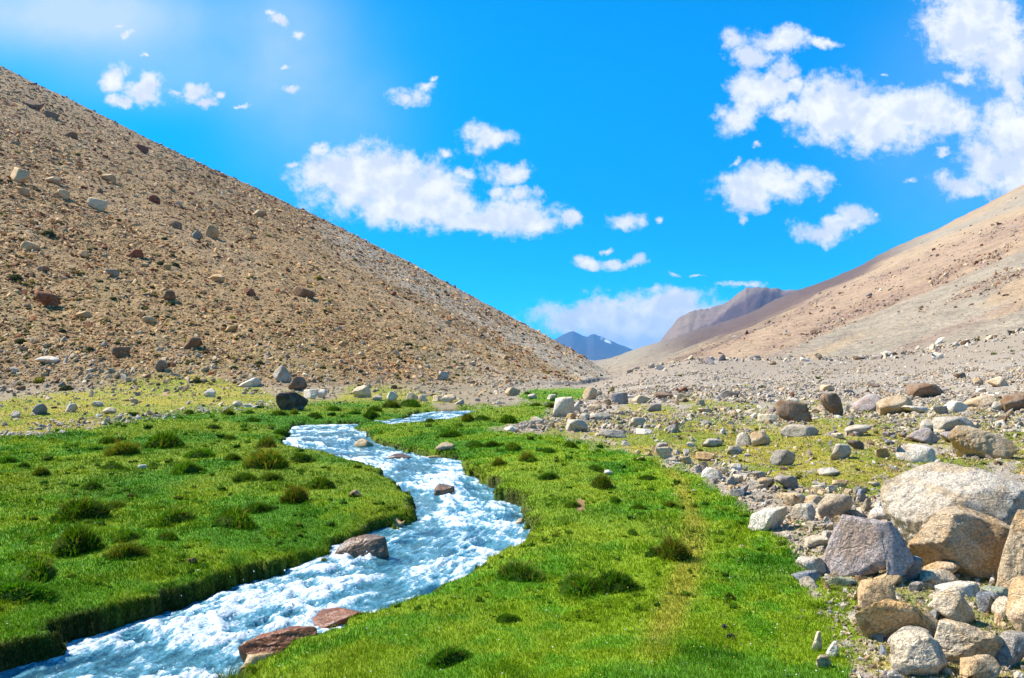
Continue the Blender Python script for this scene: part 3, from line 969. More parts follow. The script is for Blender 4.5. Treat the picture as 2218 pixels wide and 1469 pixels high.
def mat_rock(name, mode):
    m_, N, b_, out = principled(name)
    pos = N.node('ShaderNodeNewGeometry').outputs['Position']
    if mode == 'obj':
        base = N.node('ShaderNodeObjectInfo').outputs['Color']
        rnd_ = N.node('ShaderNodeObjectInfo').outputs['Random']
        p = N.vmath('ADD', pos, N.vmath('SCALE', (3.1, 7.7, 5.3), rnd_))
    else:
        base = N.attr('col'); p = pos
    big = N.noise(p, 2.6, 5, .6, .4)
    mid = N.noise(p, 11, 6, .68)
    fine = N.noise(p, 60, 4, .7)
    ochre = N.vmath('MULTIPLY', base, (1.04, .86, .62))
    pale = N.mix(.12, N.vmath('MULTIPLY', base, (1.2, 1.18, 1.15)), (.52, .48, .42, 1))
    c = N.mix(N.ramp(big, .47, .57), pale if (mode == 'obj' and name != 'wet_rock') else base, N.mix(.6, base, ochre))
    crk = N.math('ABSOLUTE', N.math('SUBTRACT', N.noise(N.vmath('MULTIPLY', p, (1, 1, 1.7)), 1.9, 3, .5, .5), .5))
    crk = N.ramp(crk, .0, .010, 1, 0)
    dk = N.vmath('MULTIPLY', base, (.42, .40, .44))
    c = N.mix(N.math('MULTIPLY', N.ramp(mid, .53, .66), .7), c, dk)
    sp = N.ramp(fine, .38, .64, .62, 1.28, False)
    c = N.vmath('SCALE', c, sp)

    N.l.new(c, b_.inputs['Base Color'])
    b_.inputs['Roughness'].default_value = .88
    bp = N.node('ShaderNodeBump'); bp.inputs['Strength'].default_value = 1.0; bp.inputs['Distance'].default_value = .045
    hg = N.math('SUBTRACT', N.math('ADD', N.math('MULTIPLY', mid, 1.0), N.math('MULTIPLY', fine, .30)), N.math('MULTIPLY', crk, .12))
    N.l.new(hg, bp.inputs['Height']); N.l.new(bp.outputs[0], b_.inputs['Normal'])
    return m_, N, b_


M_rock = mat_rock('weathered_rock', 'obj')[0]
M_stones = mat_rock('loose_stones', 'attr')[0]
M_wet, _n, _b = mat_rock('wet_rock', 'obj')
_b.inputs['Roughness'].default_value = .28
[setattr(n_.inputs['Distance'], 'default_value', .014) for n_ in M_wet.node_tree.nodes if n_.type == 'BUMP']
_b.inputs['Roughness'].default_value = .28; _b.inputs['Specular IOR Level'].default_value = .35

PAL = {'white': (.60, .575, .53), 'pale grey': (.46, .43, .38), 'cream': (.54, .47, .36), 'tan': (.49, .39, .265), 'ochre': (.50, .36, .19), 'rust': (.22, .085, .030),
       'brown': (.22, .15, .10), 'purple-grey': (.32, .285, .295), 'dark': (.095, .068, .055), 'blue-grey': (.22, .25, .30), 'grey': (.30, .28, .26), 'greenish grey': (.24, .28, .21)}
for k_ in PAL: PAL[k_] = tuple(np.array(PAL[k_]) * np.array((1.04, .97, .84)))

TEMPL = []
for q in range(30):
    ang = q % 3
    V, Fc = rock_verts(4, 200 + q, (60, 30, 16)[ang], (6, 8, 10)[ang], (.04, .05, .06)[ang], .05 if q % 4 == 0 else 0)
    TEMPL.append(mesh_from('rock_shape', V, Fc, None, True, M_rock, 3))
ANG = [q for q in range(30) if q % 3 == 0]; MED = [q for q in range(30) if q % 3 == 1]; RND = [q for q in range(30) if q % 3 == 2]

# photo x, base row, width, height, colour, shape (a angular, r rounded, m between, s slab), label, seed, depth ratio
rocks = [
 (2085,1205,330,178,'pale grey','R','huge pale grey boulder with ochre lichen behind the split tan block',3,.85),
 (2078,1252,232,142,'tan','A','big angular tan block with a dark undercut leaning on the huge pale boulder',8,.8),
 (1866,1254,166,124,'purple-grey','A','bulky purple-grey boulder standing left of the big tan block',15,.9),
 (2222,1285,110,170,'tan','R','tall pinkish tan boulder at the right edge beside the big tan block',21,.9),
 (2228,1392,100,122,'tan','M','squat tan boulder at the right edge below the tall pinkish one',24,.9),
 (1964,1262,50,52,'blue-grey','a','small dark blue stone wedged in the gap under the tan block'),
 (1990,1222,44,44,'brown','a','brown cornered stone filling the gap between the purple-grey boulder and tan block'),
 (2034,1258,84,36,'tan','m','low tan stone in the shade under the big tan block'),
 (1908,1268,78,24,'ochre','s','thin ochre slab lying at the foot of the purple-grey boulder'),
 (2022,1276,92,30,'cream','s','cream slab below the dark blue stone'),
 (1892,1318,92,56,'tan','r','round pinkish stone in the grass above the arched ochre slab'),
 (1936,1384,212,74,'ochre','S','long arched ochre slab lying in the grass, split along its top',31,.55),
 (2050,1348,92,66,'cream','m','lumpy cream stone behind the right end of the arched slab'),
 (2068,1294,104,26,'white','s','flat white stone with yellow flower dots above the lumpy cream stone'),
 (1962,1402,96,40,'pale grey','s','pale slab between the arched ochre slab and the cream boulder'),
 (2078,1442,172,84,'cream','A','wedge-shaped cream and tan block, steep on its left, sloping down to the right',38,.7),
 (1974,1468,122,78,'cream','M','rounded cream boulder near the bottom edge, left of the wedge-shaped block',41,.8),
 (2112,1488,96,48,'tan','a','flat-topped tan stone cut by the bottom edge under the wedge-shaped block'),
 (2186,1446,84,66,'grey','m','grey rounded stone by the right edge near the bottom'),
 (2132,1330,52,44,'blue-grey','r','bluish white round stone by the dark moss at the right'),
 (2168,1342,60,42,'cream','m','yellowish cream stone beside the squat tan boulder'),
 (2195,1245,40,34,'greenish grey','m'),(2150,1300,60,22,'greenish grey','s','flat green-tinged stone under the tall pinkish boulder'),
 (1763,1412,24,40,'white','m','small upright white stone at the edge of the near turf'),(1792,1424,32,30,'white','a','small white cornered stone, right-hand one of the pair by the soil patch'),
 (1775,1448,34,24,'tan','m'),
 (1661,1150,88,44,'white','R','long white humped rock set in the edge of the turf below the pebbles',51,.7),
 (1806,1130,76,56,'pale grey','m','upright grey-cream stone above the purple-grey boulder'),(1737,1128,54,36,'white','r','white domed stone left of the upright grey-cream stone'),
 (1716,1096,46,26,'cream','r','cream egg-shaped stone among the pebbles above the turf edge'),(1762,1100,52,24,'tan','m'),(1900,1132,64,30,'white','m','white stone touching the left flank of the huge pale boulder'),
 (1752,1248,60,34,'pale grey','s','tilted pale slab standing out of the grass left of the purple-grey boulder'),(1740,1262,62,18,'blue-grey','s','thin bluish slab lying in the grass under the tilted pale slab'),(1815,1270,72,18,'greenish grey','s','mossy greenish slab at the foot of the purple-grey boulder'),
 (1760,1190,60,22,'cream','s'),(1700,1060,50,26,'grey','a'),(1655,1058,40,22,'tan','m'),
 (2128,994,132,88,'tan','R','big tan boulder with a black shadowed right side beside the green moss',64,.9),(2074,982,34,34,'purple-grey','m','small purple stone leaning on the big tan boulder'),
 (2066,938,92,34,'pale grey','s','long pale grey slab behind the big tan boulder'),(2006,936,46,28,'pale grey','m','pale stone at the left end of the long pale slab'),(1995,960,68,32,'purple-grey','m','purple-grey stone with a dark notch below the long pale slab'),
 (2060,960,54,22,'purple-grey','s'),(1975,1002,82,42,'white','r','white whale-backed stone in the yellow grass'),(1908,992,32,20,'ochre','m'),(1851,974,34,18,'dark','a','dark shaded triangular stone in the yellow grass'),
 (1858,944,60,22,'pale grey','m'),(1732,946,82,24,'pale grey','r','long pale rounded stone lying in the yellow grass'),(1811,950,26,11,'white','r'),(1609,966,36,28,'pale grey','r','pale rounded stone touching the tan split one'),(1645,966,46,30,'tan','a','tan split stone next to a pale rounded one'),
 (1540,968,48,16,'pale grey','r'),(1715,914,72,42,'brown','a','brown tilted slab rising to the right on the stony flat'),(1662,914,38,16,'cream','m'),(1715,874,26,11,'pale grey','r'),
 (1801,900,46,46,'brown','a','dark brown cracked boulder next to a small white stone'),(1829,896,16,17,'white','r','small white egg-shaped stone beside the cracked brown boulder'),(1866,890,88,32,'purple-grey','s','low dark purple slab right of the cracked brown boulder'),
 (1936,898,82,40,'tan','m','tan boulder with a rusty right flank on the stony flat'),(2006,862,80,30,'brown','s','long brown-grey slab rising to the right above the stony flat'),(2118,834,24,16,'tan','a'),(2160,838,42,22,'cream','m','yellowish hump-backed stone near the right edge'),
 (2078,820,27,11,'brown','s'),(1955,826,21,10,'pale grey','m'),(1838,855,26,10,'blue-grey','m'),(1893,839,30,8,'brown','s'),(1930,856,30,6,'brown','s'),
 (2115,880,84,24,'tan','s','long tan slab above the big pale stones at the right'),(2198,892,66,40,'brown','m','brown rounded boulder at the right edge of the stony flat'),(2068,894,50,24,'white','m'),(2160,892,44,22,'pale grey','m'),(1985,896,62,15,'white','s'),(2034,898,32,18,'grey','r'),
 (1711,862,17,13,'rust','a'),(1219,904,54,42,'white','a','large cleft pale boulder at the near end of the rock pile'),(1244,896,26,26,'pale grey','m'),(1277,866,30,26,'tan','r','pinkish ribbed boulder standing at the edge of the far green patch'),(1296,858,17,11,'pale grey','m'),
 (1340,876,40,24,'purple-grey','a','violet pointed boulder on the rock pile'),(1388,874,38,17,'tan','m'),(1434,864,44,15,'brown','m','dark brown low boulder right of the violet one'),(1463,849,18,10,'brown','m'),(1481,850,25,11,'rust','m'),
 (1580,860,46,14,'grey','s'),(1416,892,34,18,'purple-grey','a'),(1315,878,18,13,'tan','a'),(1237,908,22,13,'ochre','r'),(1266,911,24,15,'white','r'),(1298,912,48,16,'pale grey','s'),(1250,936,48,26,'pale grey','a','pale pointed rock with a dark right side at the foot of the pile'),
 (1160,920,34,16,'pale grey','m'),(1106,934,34,11,'white','m','white flat stone at the tip of the rock pile beside the turf'),(1326,948,58,16,'grey','a','grey double-humped slab at the foot of the rock pile'),(1394,942,34,12,'white','m'),(1494,968,18,10,'pale grey','r'),(1386,997,20,8,'tan','m'),
 (1317,1029,20,10,'white','s','lone white stone lying in the right-hand turf'),(1196,866,24,11,'white','m'),(1153,864,20,11,'pale grey','m'),(1110,858,34,18,'tan','m'),
 (634,888,58,38,'dark','A','black and brown boulder at the upper edge of the left turf',71,.8),(612,828,44,34,'pale grey','m','tall pale boulder at the foot of the scree above the black one'),(645,846,38,28,'brown','m'),(674,864,32,20,'white','m'),(698,862,22,18,'white','r'),
 (541,838,42,18,'white','m'),(88,898,28,22,'blue-grey','m','dark blue-grey stone on the yellow grass at the left'),(157,893,24,18,'pale grey','m'),(785,862,38,26,'cream','m'),(850,868,24,20,'white','m'),(817,868,22,12,'pale grey','m'),(892,870,24,20,'cream','a'),(916,870,18,14,'white','a'),
 (948,870,20,13,'cream','m'),(972,872,32,16,'cream','r'),(995,876,20,10,'pale grey','m'),(960,824,24,18,'pale grey','a'),(418,756,38,24,'brown','m','dark brown boulder with a yellow mossy top low on the scree'),
 (261,776,36,22,'brown','a'),(350,804,28,22,'brown','m'),(105,790,42,14,'white','m'),(100,664,54,26,'rust','s','rusty orange slab lying on the left part of the scree'),(365,653,25,20,'brown','m'),
 (32,396,42,30,'cream','m','large cream boulder high on the scree at the left edge'),(42,424,28,16,'tan','m'),(132,432,24,18,'cream','a'),(110,398,34,14,'cream','s'),(62,238,44,20,'brown','a','dark brown crag near the top of the scree slope'),(100,258,30,14,'brown','a'),
 (424,520,24,18,'blue-grey','m','bluish white stone below a dark brown block on the open scree'),(379,496,40,16,'brown','s'),(456,518,28,28,'tan','a'),(205,456,40,20,'white','s'),(655,644,48,20,'brown','s','long brown ledge in the middle of the scree'),
 (145,300,26,14,'brown','a'),(300,330,30,14,'rust','a'),(128,430,26,18,'tan','a'),(560,470,28,14,'cream','m'),(230,395,32,18,'tan','m'),(330,440,24,14,'rust','a'),(470,610,30,16,'tan','m'),(540,640,26,14,'rust','m'),(180,560,28,14,'tan','a'),(60,545,38,18,'cream','s'),(290,560,30,18,'rust','a'),
 (240,600,30,14,'purple-grey','a'),(90,590,24,12,'purple-grey','m'),(500,720,26,14,'tan','m'),(180,690,32,14,'tan','m'),(320,700,26,12,'cream','s'),
 (965,976,40,16,'tan','m','tan stone half buried in the turf on the right bank'),
 (771,1075,26,14,'tan','m','small brownish stone on the turf left of the stream bend'),(312,1016,18,8,'white','s','lone white stone in the left turf'),(2029,778,26,16,'white','r','single white boulder on the stone line below the right slope'),
]
wet = [  # in or at the water; the fifth number lifts the base above the water
 (788,974,40,15,'ochre','r','orange-brown rock breaking the water in the upper stream',0.0),(866,1008,50,16,'brown','m','wet dark rock washed over by the stream in mid channel',-.02),(938,1003,38,7,'ochre','r','flat orange rock just awash near the right bank',-.02),
 (962,1082,44,22,'brown','W','dark domed rock in the lip of the small fall',0.0),(786,1226,124,60,'brown','W','large glistening wet boulder against the left bank',0.0),
 (612,1456,158,82,'rust','A','large red-brown block at the waterline by the bottom edge',.02),(716,1368,160,38,'rust','S','long wet reddish slab sloping into the stream above the red-brown block',.0),(560,1474,66,38,'ochre','a','orange block at the foot of the red-brown one',.0),
 (848,1158,56,26,'ochre','a','ochre stone at the tip of the left bank above the wet boulder',.0),(1127,1152,18,22,'ochre','m','ochre stone set in the right bank at the waterline',.0)]
LANDM = []
ROCKS = []      # (object, x, row, width, colour, has own label)


def shape_pick(s, q):
    if s in 'aA': return ANG[q % 10]
    if s in 'rR': return RND[q % 10]
    return MED[q % 10]


def slope_rot(x, y, e=1.0):
    hx = (float(H(x + e, y)) - float(H(x - e, y))) / (2 * e); hy = (float(H(x, y + e)) - float(H(x, y - e))) / (2 * e)
    return hx, hy


def place_rock(q, t, water=False):
    px, row, w, h, cn, s = t[:6]
    lab = t[6] if len(t) > 6 and isinstance(t[6], str) else None
    if water:
        x, y = unproj(px, row, -.30); z = float(Wlev(y)); z -= .03 + .05 * (w > 80)
    else:
        x, y, z = at(px, row)
    W = w * y / F; Hh = h * y / F
    g = random.Random(q * 7 + 1)
    big = s in 'RAMSW'
    dep = W * (t[8] if len(t) > 8 else g.uniform(.6, .85))
    if big:
        seed = t[7] if (len(t) > 7 and not water) else 90 + q
        V, Fc = rock_verts(6 if w > 100 else 5, seed, {'R': 16, 'A': 120, 'M': 80, 'S': 90, 'W': 14}[s], {'R': 13, 'A': 8, 'M': 9, 'S': 9, 'W': 14}[s], {'R': .05, 'A': .04, 'M': .045, 'S': .04, 'W': .05}[s], .05 if s in 'SA' else .02)
        me = mesh_from('rock_shape', V, Fc, None, True, M_rock, 3)
    else:
        me = TEMPL[shape_pick(s, q)]
        if s == 's': me = TEMPL[ANG[(q * 3) % 10]]
    if water:
        me = me.copy(); me.materials.clear(); me.materials.append(M_wet)
    name = 'boulder' if w > 58 or (w > 40 and y > 20) else 'stone'
    o = link(name, me, None, lab, name, None)
    sink = .22
    o.scale = (W * 1.04, dep, Hh * (1 + sink) * 1.06)
    # the visible base is the front of the rock
    back = dep * .38
    k2 = 1 + back / math.hypot(x, y)
    bx, by = x * k2, y * k2
    gz = min(z, float(H(bx, by))) if not water else z
    if y > 42: gz = float(H(bx, by)); 
    o.location = (bx, by, gz + Hh * (1 - sink) / 2 * (1.0))
    hx, hy = slope_rot(bx, by) if y > 40 else (0, 0)
    tl_ = {(2128, 994): -.38, (786, 1226): -.3, (716, 1368): -.2, (612, 1456): -.14}.get((px, row), g.uniform(-.10, .10))
    o.rotation_euler = (g.uniform(-.06, .06), tl_ - math.atan(hx) * .8, g.choice([0, math.pi]) * 0 + g.uniform(-.15, .15))
    c_ = np.array(PAL[cn]) * g.uniform(.88, 1.12) * ((.9 if cn in ('rust', 'ochre') else .7) if water else 1) * (np.array((1.0, .88, .66)) if (row < 790 and px < 1320) else 1)
    o.color = (*c_, 1)
    ROCKS.append([o, px, row, w, cn, lab, s])
    return o


for q, t in enumerate(rocks): place_rock(q, t)
for q, t in enumerate(wet): place_rock(300 + q, t, True)

# more single stones, the larger of the loose ones
hill_w = np.where(isL, 1.0, 0) * sst(55, 70, D2) * np.where(ROW > cv(PX, sky_left) + 60, 1, 0)
val_w = np.where(~isL & ~is1 & ~is2 & ~is3, 1.0, 0) * np.clip(ROCKY * .8 + PEB * 1.3 + YEL * .35 * (PX > 1100) + .35 * YEL * (PX <= 1100), 0, 1.6) * (1 - GREEN) * (R2 < 90) * (R2 > 3)
taken = [(r_[1], r_[2], r_[3]) for r_ in ROCKS]


def free(px, row, w):
    for a_, b_, c_ in taken:
        if abs(px - a_) < (w + c_) * .55 and -(w * .5) < (row - b_) + 0 < (c_ * .55): return False
    return True


def auto_rocks(wt, n, sz, names, probs, seed, sink=.3, shapes='aamsr'):
    g = np.random.default_rng(seed)
    xs, ys, zs, i, j = sample(wt, n * 6, g)
    px, row = proj(xs, ys, zs)
    cnt = 0
    for q in range(len(xs)):
        if cnt >= n: break
        w = sz[0] * (1 - g.random()) ** (-1 / 2.6); w = min(w, sz[1])
        if not (5 < px[q] < 2213 and row[q] < 1460) or not free(px[q], row[q], w): continue
        cn = names[g.choice(len(names), p=probs)]
        s = shapes[g.integers(len(shapes))]
        h = w * g.uniform(.38, .72) * (.6 if s == 's' else 1)
        place_rock(1000 + seed * 500 + q, (float(px[q]), float(row[q]), w, h, cn, s))
        taken.append((px[q], row[q], w)); cnt += 1


hn = ['tan', 'cream', 'rust', 'brown', 'pale grey', 'purple-grey', 'ochre', 'white']
auto_rocks(hill_w, 34, (10, 16), hn, [.36, .1, .17, .17, .02, .03, .14, .01], 1)
vn_ = ['pale grey', 'cream', 'white', 'tan', 'grey', 'purple-grey', 'blue-grey', 'brown', 'ochre']
auto_rocks(val_w * sst(900, 1020, ROW) , 46, (24, 48), vn_, [.26, .2, .16, .14, .1, .05, .04, .02, .03], 2)
auto_rocks(val_w * sst(1020, 900, ROW) * sst(838, 860, ROW), 40, (18, 32), vn_, [.26, .18, .16, .14, .1, .06, .03, .05, .02], 3)

# ---- the countless rest of the stones: merged
LOWT = {s_: [rock_verts(s_, 500 + q, (60, 40, 18)[q % 3], (6, 8, 9)[q % 3], .04)[0] for q in range(16)] for s_ in (1, 2, 3)}


def stones(name, label, wt, n, size_fn, names, probs, seed, cat='stones', sub=2, align=0.0, flat=(.4, .8), tint=(1, 1, 1)):
    g = np.random.default_rng(seed)
    xs, ys, zs, i, j = sample(wt, n, g)
    D = np.hypot(xs, ys)
    s = size_fn(g, n, D, i, j)
    tv = np.array(LOWT[sub]); tf = ICO[sub][1]
    tsel = g.integers(0, 16, n)
    V = tv[tsel]                                           # n, k, 3
    sx = s * g.uniform(.8, 1.35, n); sy = s * g.uniform(.4, .95, n); sz_ = s * g.uniform(*flat, n)
    V = V * np.stack([sx, sy, sz_], -1)[:, None]
    th_ = g.uniform(0, 6.28, n) * (1 - align) + g.normal(0, .25, n)
    ct, st_ = np.cos(th_)[:, None], np.sin(th_)[:, None]
    vx = V[..., 0] * ct - V[..., 1] * st_; vy = V[..., 0] * st_ + V[..., 1] * ct; vz = V[..., 2]
    e = .02 * D + .1
    hx = (H(xs + e, ys) - H(xs - e, ys)) / (2 * e); hy = (H(xs, ys + e) - H(xs, ys - e)) / (2 * e)
    hx = np.clip(hx, -1, 1); hy = np.clip(hy, -1, 1)
    tx = g.normal(0, .38, n); ty = g.normal(0, .38, n)
    vz = vz + vx * (hx + tx)[:, None] + vy * (hy + ty)[:, None]
    V = np.stack([vx + xs[:, None], vy + ys[:, None], vz + (zs + sz_ * .18)[:, None]], -1)
    pc_ = np.array([PAL[a_] for a_ in names])
    col = pc_[g.choice(len(names), n, p=probs)] * g.uniform(.72, 1.22, n)[:, None] * np.array(tint)
    kv = V.shape[1]
    cc = np.repeat(col[:, None], kv, 1).reshape(-1, 3)
    Fc = (tf[None] + (np.arange(n) * kv)[:, None, None]).reshape(-1, 3)
    return link(name, mesh_from(name, V.reshape(-1, 3), Fc, {'col': cc}, False, M_stones, 3), 'stuff', label, cat)


def pareto(pmin, alpha, pmaxpx, mmax):
    def fn(g, n, D, i, j):
        s = pmin * (1 - g.random(n)) ** (-1 / alpha)
        s = np.minimum(s, pmaxpx)
        return np.minimum(s * D / F, mmax)
    return fn


hp = [.27, .17, .16, .17, .07, .04, .09, .03]
stones('scree', 'tan, rusty and pale broken stones covering the long left hillside', np.where(isL, 1.0, 0) * sst(46, 56, D2) * (1 - .8 * YEL) * (.6 + .8 * sst(-.1, .35, -s0)) * (1 + .5 * sst(600, 300, ROW)), 74000, pareto(2.7, 2.7, 12, 2.6), hn, hp, 801, 'scree', 1, flat=(.25, .6), tint=(1.16, .95, .66))
stones('foot_slope_stones', 'pale stones strewn along the foot of the left hillside', np.where(PX < 1330, 1.0, 0) * (1 - GREEN) * (D2 > 20) * (D2 < 75) * np.where(SD > 1, 1, 0) * (1 + 2.5 * sst(36, 44, D2) * sst(66, 54, D2)) * sst(690, 835, ROW), 5600, pareto(3.0, 2.2, 14, .7), vn_, [.22, .2, .18, .16, .1, .04, .02, .06, .02], 802, 'stones', 2, tint=(1.02, .93, .80))
stones('rubble', 'pale, tan and purple rubble spread over the stony flat at the right', np.where(~isL & ~is1 & ~is2 & ~is3 & (PX > 1050), 1.0, 0) * (1 - GREEN) * np.clip(.25 + ROCKY + .2 * YEL, 0, 1) * (D2 > 9) * (D2 < 112) * (.75 + .25 * sst(60, 34, D2)) * (.25 + 1.6 * sst(.47, .58, g_n3)) * (1 - .45 * YEL), 30000, (lambda g, n, D, i, j: np.minimum(3.0 * (1 - g.random(n)) ** (-1 / 2.4), np.interp(D, [20, 34, 48, 110], [18, 12, 5.5, 4.2])) * D / F), vn_, [.24, .18, .15, .15, .11, .06, .04, .05, .02], 803, 'rubble', 2)
stones('pebbles', 'rounded pale pebbles in the dry strip between turf and yellow grass', PEB * (1 - GREEN) + .02 * YEL * (PX > 1300) + .55 * np.where((PX > 1740) & (ROW > 1060), 1 - GREEN, 0), 6500, pareto(7, 2.6, 30, .22), vn_, [.24, .22, .14, .18, .08, .05, .04, .03, .02], 804, 'pebbles', 3, flat=(.45, .8))
stones('gravel', 'fine gravel and chips between the boulders at the right', np.where((PX > 1380) & (ROW > 960), 1 - GREEN * .93, 0) * (.35 + PEB + .25 * (ROW > 1150)), 20000, pareto(2.6, 2.4, 9, .08), vn_, [.2, .22, .1, .22, .08, .04, .02, .08, .04], 805, 'gravel', 1)
stones('white_gravel', 'streak of white stones along the edge of the left turf', np.exp(-((ROW - 941) / 3.5) ** 2) * (PX < 140) + .6 * np.exp(-((ROW - 915 + (PX - 200) * .1) / 7) ** 2) * (PX > 60) * (PX < 640) * (PX > 0), 700, pareto(4, 2.3, 18, .4), ['white', 'cream', 'pale grey'], [.5, .25, .25], 806, 'stones', 2, flat=(.3, .5))
stones('slope_stones', 'dark and rusty stones in bands on the tan right slope', np.where(is1 & (D2 < 520), .04 + np.clip(rockband, 0, 1) * 1.6 + sst(.42, .3, band) * .1, 0), 5200, pareto(1.9, 2.4, 9, 4.0), ['brown', 'rust', 'purple-grey', 'tan', 'pale grey', 'dark'], [.36, .08, .14, .30, .08, .04], 807, 'stones', 1)
stones('stone_line', 'line of pale and dark stones along the foot of the right slope', np.exp(-((ROW - cv(PX, base_r) - 5) / 6) ** 2) * (PX > 1360) * (D2 > 60) * (D2 < 150), 520, pareto(4, 2.2, 20, 1.6), ['white', 'pale grey', 'brown', 'purple-grey', 'cream'], [.36, .22, .16, .1, .16], 808, 'stones', 2)

# ---- low shrubs on the scree
def shrub_mesh(seed):
    g = np.random.default_rng(seed)
    nb = 420
    d = g.normal(size=(nb, 3)); d[:, 2] = np.abs(d[:, 2]); d /= np.linalg.norm(d, axis=1)[:, None]
    p = d * np.array((.42, .42, .42)) * g.uniform(.6, 1.0, (nb, 1))
    s = g.uniform(.05, .11, nb)
    V = np.zeros((nb, 4, 3)); t1_ = g.normal(size=(nb, 3)); t1_ /= np.linalg.norm(t1_, axis=1)[:, None]; t2_ = np.cross(t1_, d)
    for k_, (a_, b_) in enumerate(((-1, -1), (1, -1), (1, 1), (-1, 1))):
        V[:, k_] = p + (t1_ * a_ + t2_ * b_) * s[:, None] * .5
    col = np.tile(np.array([[.075, .082, .028]]), (nb, 1)) * g.uniform(.5, 1.5, (nb, 1))
    dv, df = ICO[2]
    F4 = (np.arange(nb) * 4)[:, None] + np.arange(4)[None]
    tri = np.vstack([F4[:, [0, 1, 2]], F4[:, [0, 2, 3]], df + nb * 4])
    VV = np.vstack([V.reshape(-1, 3), dv * .36]); cc = np.vstack([np.repeat(col, 4, 0), np.tile([[.04, .045, .018]], (len(dv), 1))])
    return mesh_from('cushion_shrub', VV, tri, {'col': cc}, False, M_tus, 3)


SHR = [shrub_mesh(900 + q) for q in range(4)]
shrubs = [(20,608,42,'g','dark green cushion shrub on the scree by the left edge'),(93,512,38,'g','dark flat cushion shrub above the one by the left edge'),(372,576,28,'g'),(342,574,24,'g'),(687,606,22,'y','bright yellow shrub in the middle of the scree'),(575,512,16,'y'),(450,420,12,'y'),(366,660,22,'g'),(405,742,24,'y','mossy yellow-green cushion beside the dark brown boulder low on the scree'),
 (425,830,34,'g'),(505,800,22,'g'),(140,846,34,'g'),(240,650,20,'g'),(560,790,24,'g'),(190,760,24,'g'),(300,745,18,'g'),(860,795,20,'g'),(780,808,22,'g'),(1000,790,14,'g'),(990,815,16,'g'),(310,670,22,'g'),(80,830,30,'y'),(40,745,28,'g'),(600,700,18,'g'),(500,690,18,'y'),(700,760,18,'g'),(130,720,22,'g'),(350,520,18,'g'),(250,480,18,'g'),(1322,790+60,16,'g'),(1880,1150,40,'G'),(1885,1205,30,'G'),(2005,1330,36,'G'),(2170,960,70,'G','low mound of bright green moss beside the big tan boulder'),(1735,1135,52,'G','small green leafy mat beside the white domed stone'),(1335,905,16,'G'),(1300,885,14,'G')]
for q, t in enumerate(shrubs):
    x, y, z = at(t[0], t[1]); w = t[2] * y / F
    o = link('cushion_shrub' if t[3] != 'G' else 'leafy_mat', SHR[q % 4], None, t[4] if len(t) > 4 else None, 'shrub' if t[3] != 'G' else 'low plant', 'low shrubs dotted over the scree' if t[3] != 'G' else 'green mats among the stones')
    by = y + w * .3
    o.location = (x, by, float(H(x, by)) - .02); o.scale = (w, w, w * (.75 if t[3] != 'G' else .38)); o.rotation_euler = (0, 0, q * 2.1)
    o.color = {'g': (1, 1, .9, 1), 'y': (4.2, 3.4, .8, 1), 'G': (1.0, 2.3, .8, 1)}[t[3]]
    t_lab = {'g': 'dark olive cushion shrub', 'y': 'yellowish cushion shrub', 'G': 'green leafy mat'}[t[3]]
    if len(t) < 5: ROCKS.append([o, t[0], t[1], t[2], t_lab, None, '-'])


def tufts(name, label, wt, n, sz, colr, seed, cat):
    g = np.random.default_rng(seed)
    xs, ys, zs, i, j = sample(wt, n, g)
    D = np.hypot(xs, ys)
    s = np.minimum(sz[0] * (1 - g.random(n)) ** (-1 / 2.3), sz[1]) * D / F
    dv, df = ICO[1]
    sel = g.integers(0, 16, n)
    V = np.array(LOWT[1])[sel] * np.stack([s, s, s * .6], -1)[:, None] + np.stack([xs, ys, zs + s * .1], -1)[:, None]
    col = np.array(colr)[g.integers(0, len(colr), n)] * g.uniform(.6, 1.3, n)[:, None]
    k_ = V.shape[1]
    # feathery: eight leaf blades round every tuft
    Fc = (df[None] + (np.arange(n) * k_)[:, None, None]).reshape(-1, 3)
    cc = np.repeat(col[:, None], k_, 1).reshape(-1, 3)
    nb = 8
    a_ = g.uniform(0, 6.28, n * nb); bx = np.repeat(xs, nb) + np.cos(a_) * np.repeat(s, nb) * .25; by = np.repeat(ys, nb) + np.sin(a_) * np.repeat(s, nb) * .25
    V2, F2, C2 = blades(bx, by, np.repeat(zs, nb), np.repeat(s, nb) * g.uniform(.5, .9, n * nb), np.repeat(s, nb) * .14, (g.uniform(.3, .9, n * nb), a_), g.uniform(0, 3.1, n * nb), np.repeat(col, nb, 0) * 1.2)
    Va = np.vstack([V.reshape(-1, 3), V2]); Fa = np.vstack([Fc, F2 + n * k_]); Ca = np.vstack([cc, C2])
    link(name, mesh_from(name, Va, Fa, {'col': Ca}, False, M_grass, 3), 'stuff', label, cat)


tufts('scree_vegetation', 'tiny olive and straw tufts dotted over the left scree', np.where(isL, 1.0, 0) * (.25 + 1.2 * sst(110, 50, D2)) * (D2 < 300), 3000, (3.0, 10), [(.13, .12, .04), (.15, .13, .04), (.08, .08, .03), (.26, .20, .05)], 911, 'tufts')
tufts('flat_vegetation', 'tiny yellow-green tufts between the stones of the valley floor', np.where(~isL & ~is1 & (PX > 1100), 1.0, 0) * (1 - GREEN) * (D2 < 112) * (.3 + YEL + 1.6 * sst(1080, 1180, ROW)), 4200, (3, 11), [(.14, .15, .03), (.20, .18, .03), (.10, .13, .02)], 912, 'tufts')
tufts('turf_hummocks', 'small dark green clumps all through the turf', GREEN * (SD > .15) * (D2 > 5) * (D2 < 45) * sst(.48, .6, g_n2), 1500, (5, 18), [(.035, .10, .006), (.05, .12, .006), (.10, .14, .01)], 913, 'clumps')

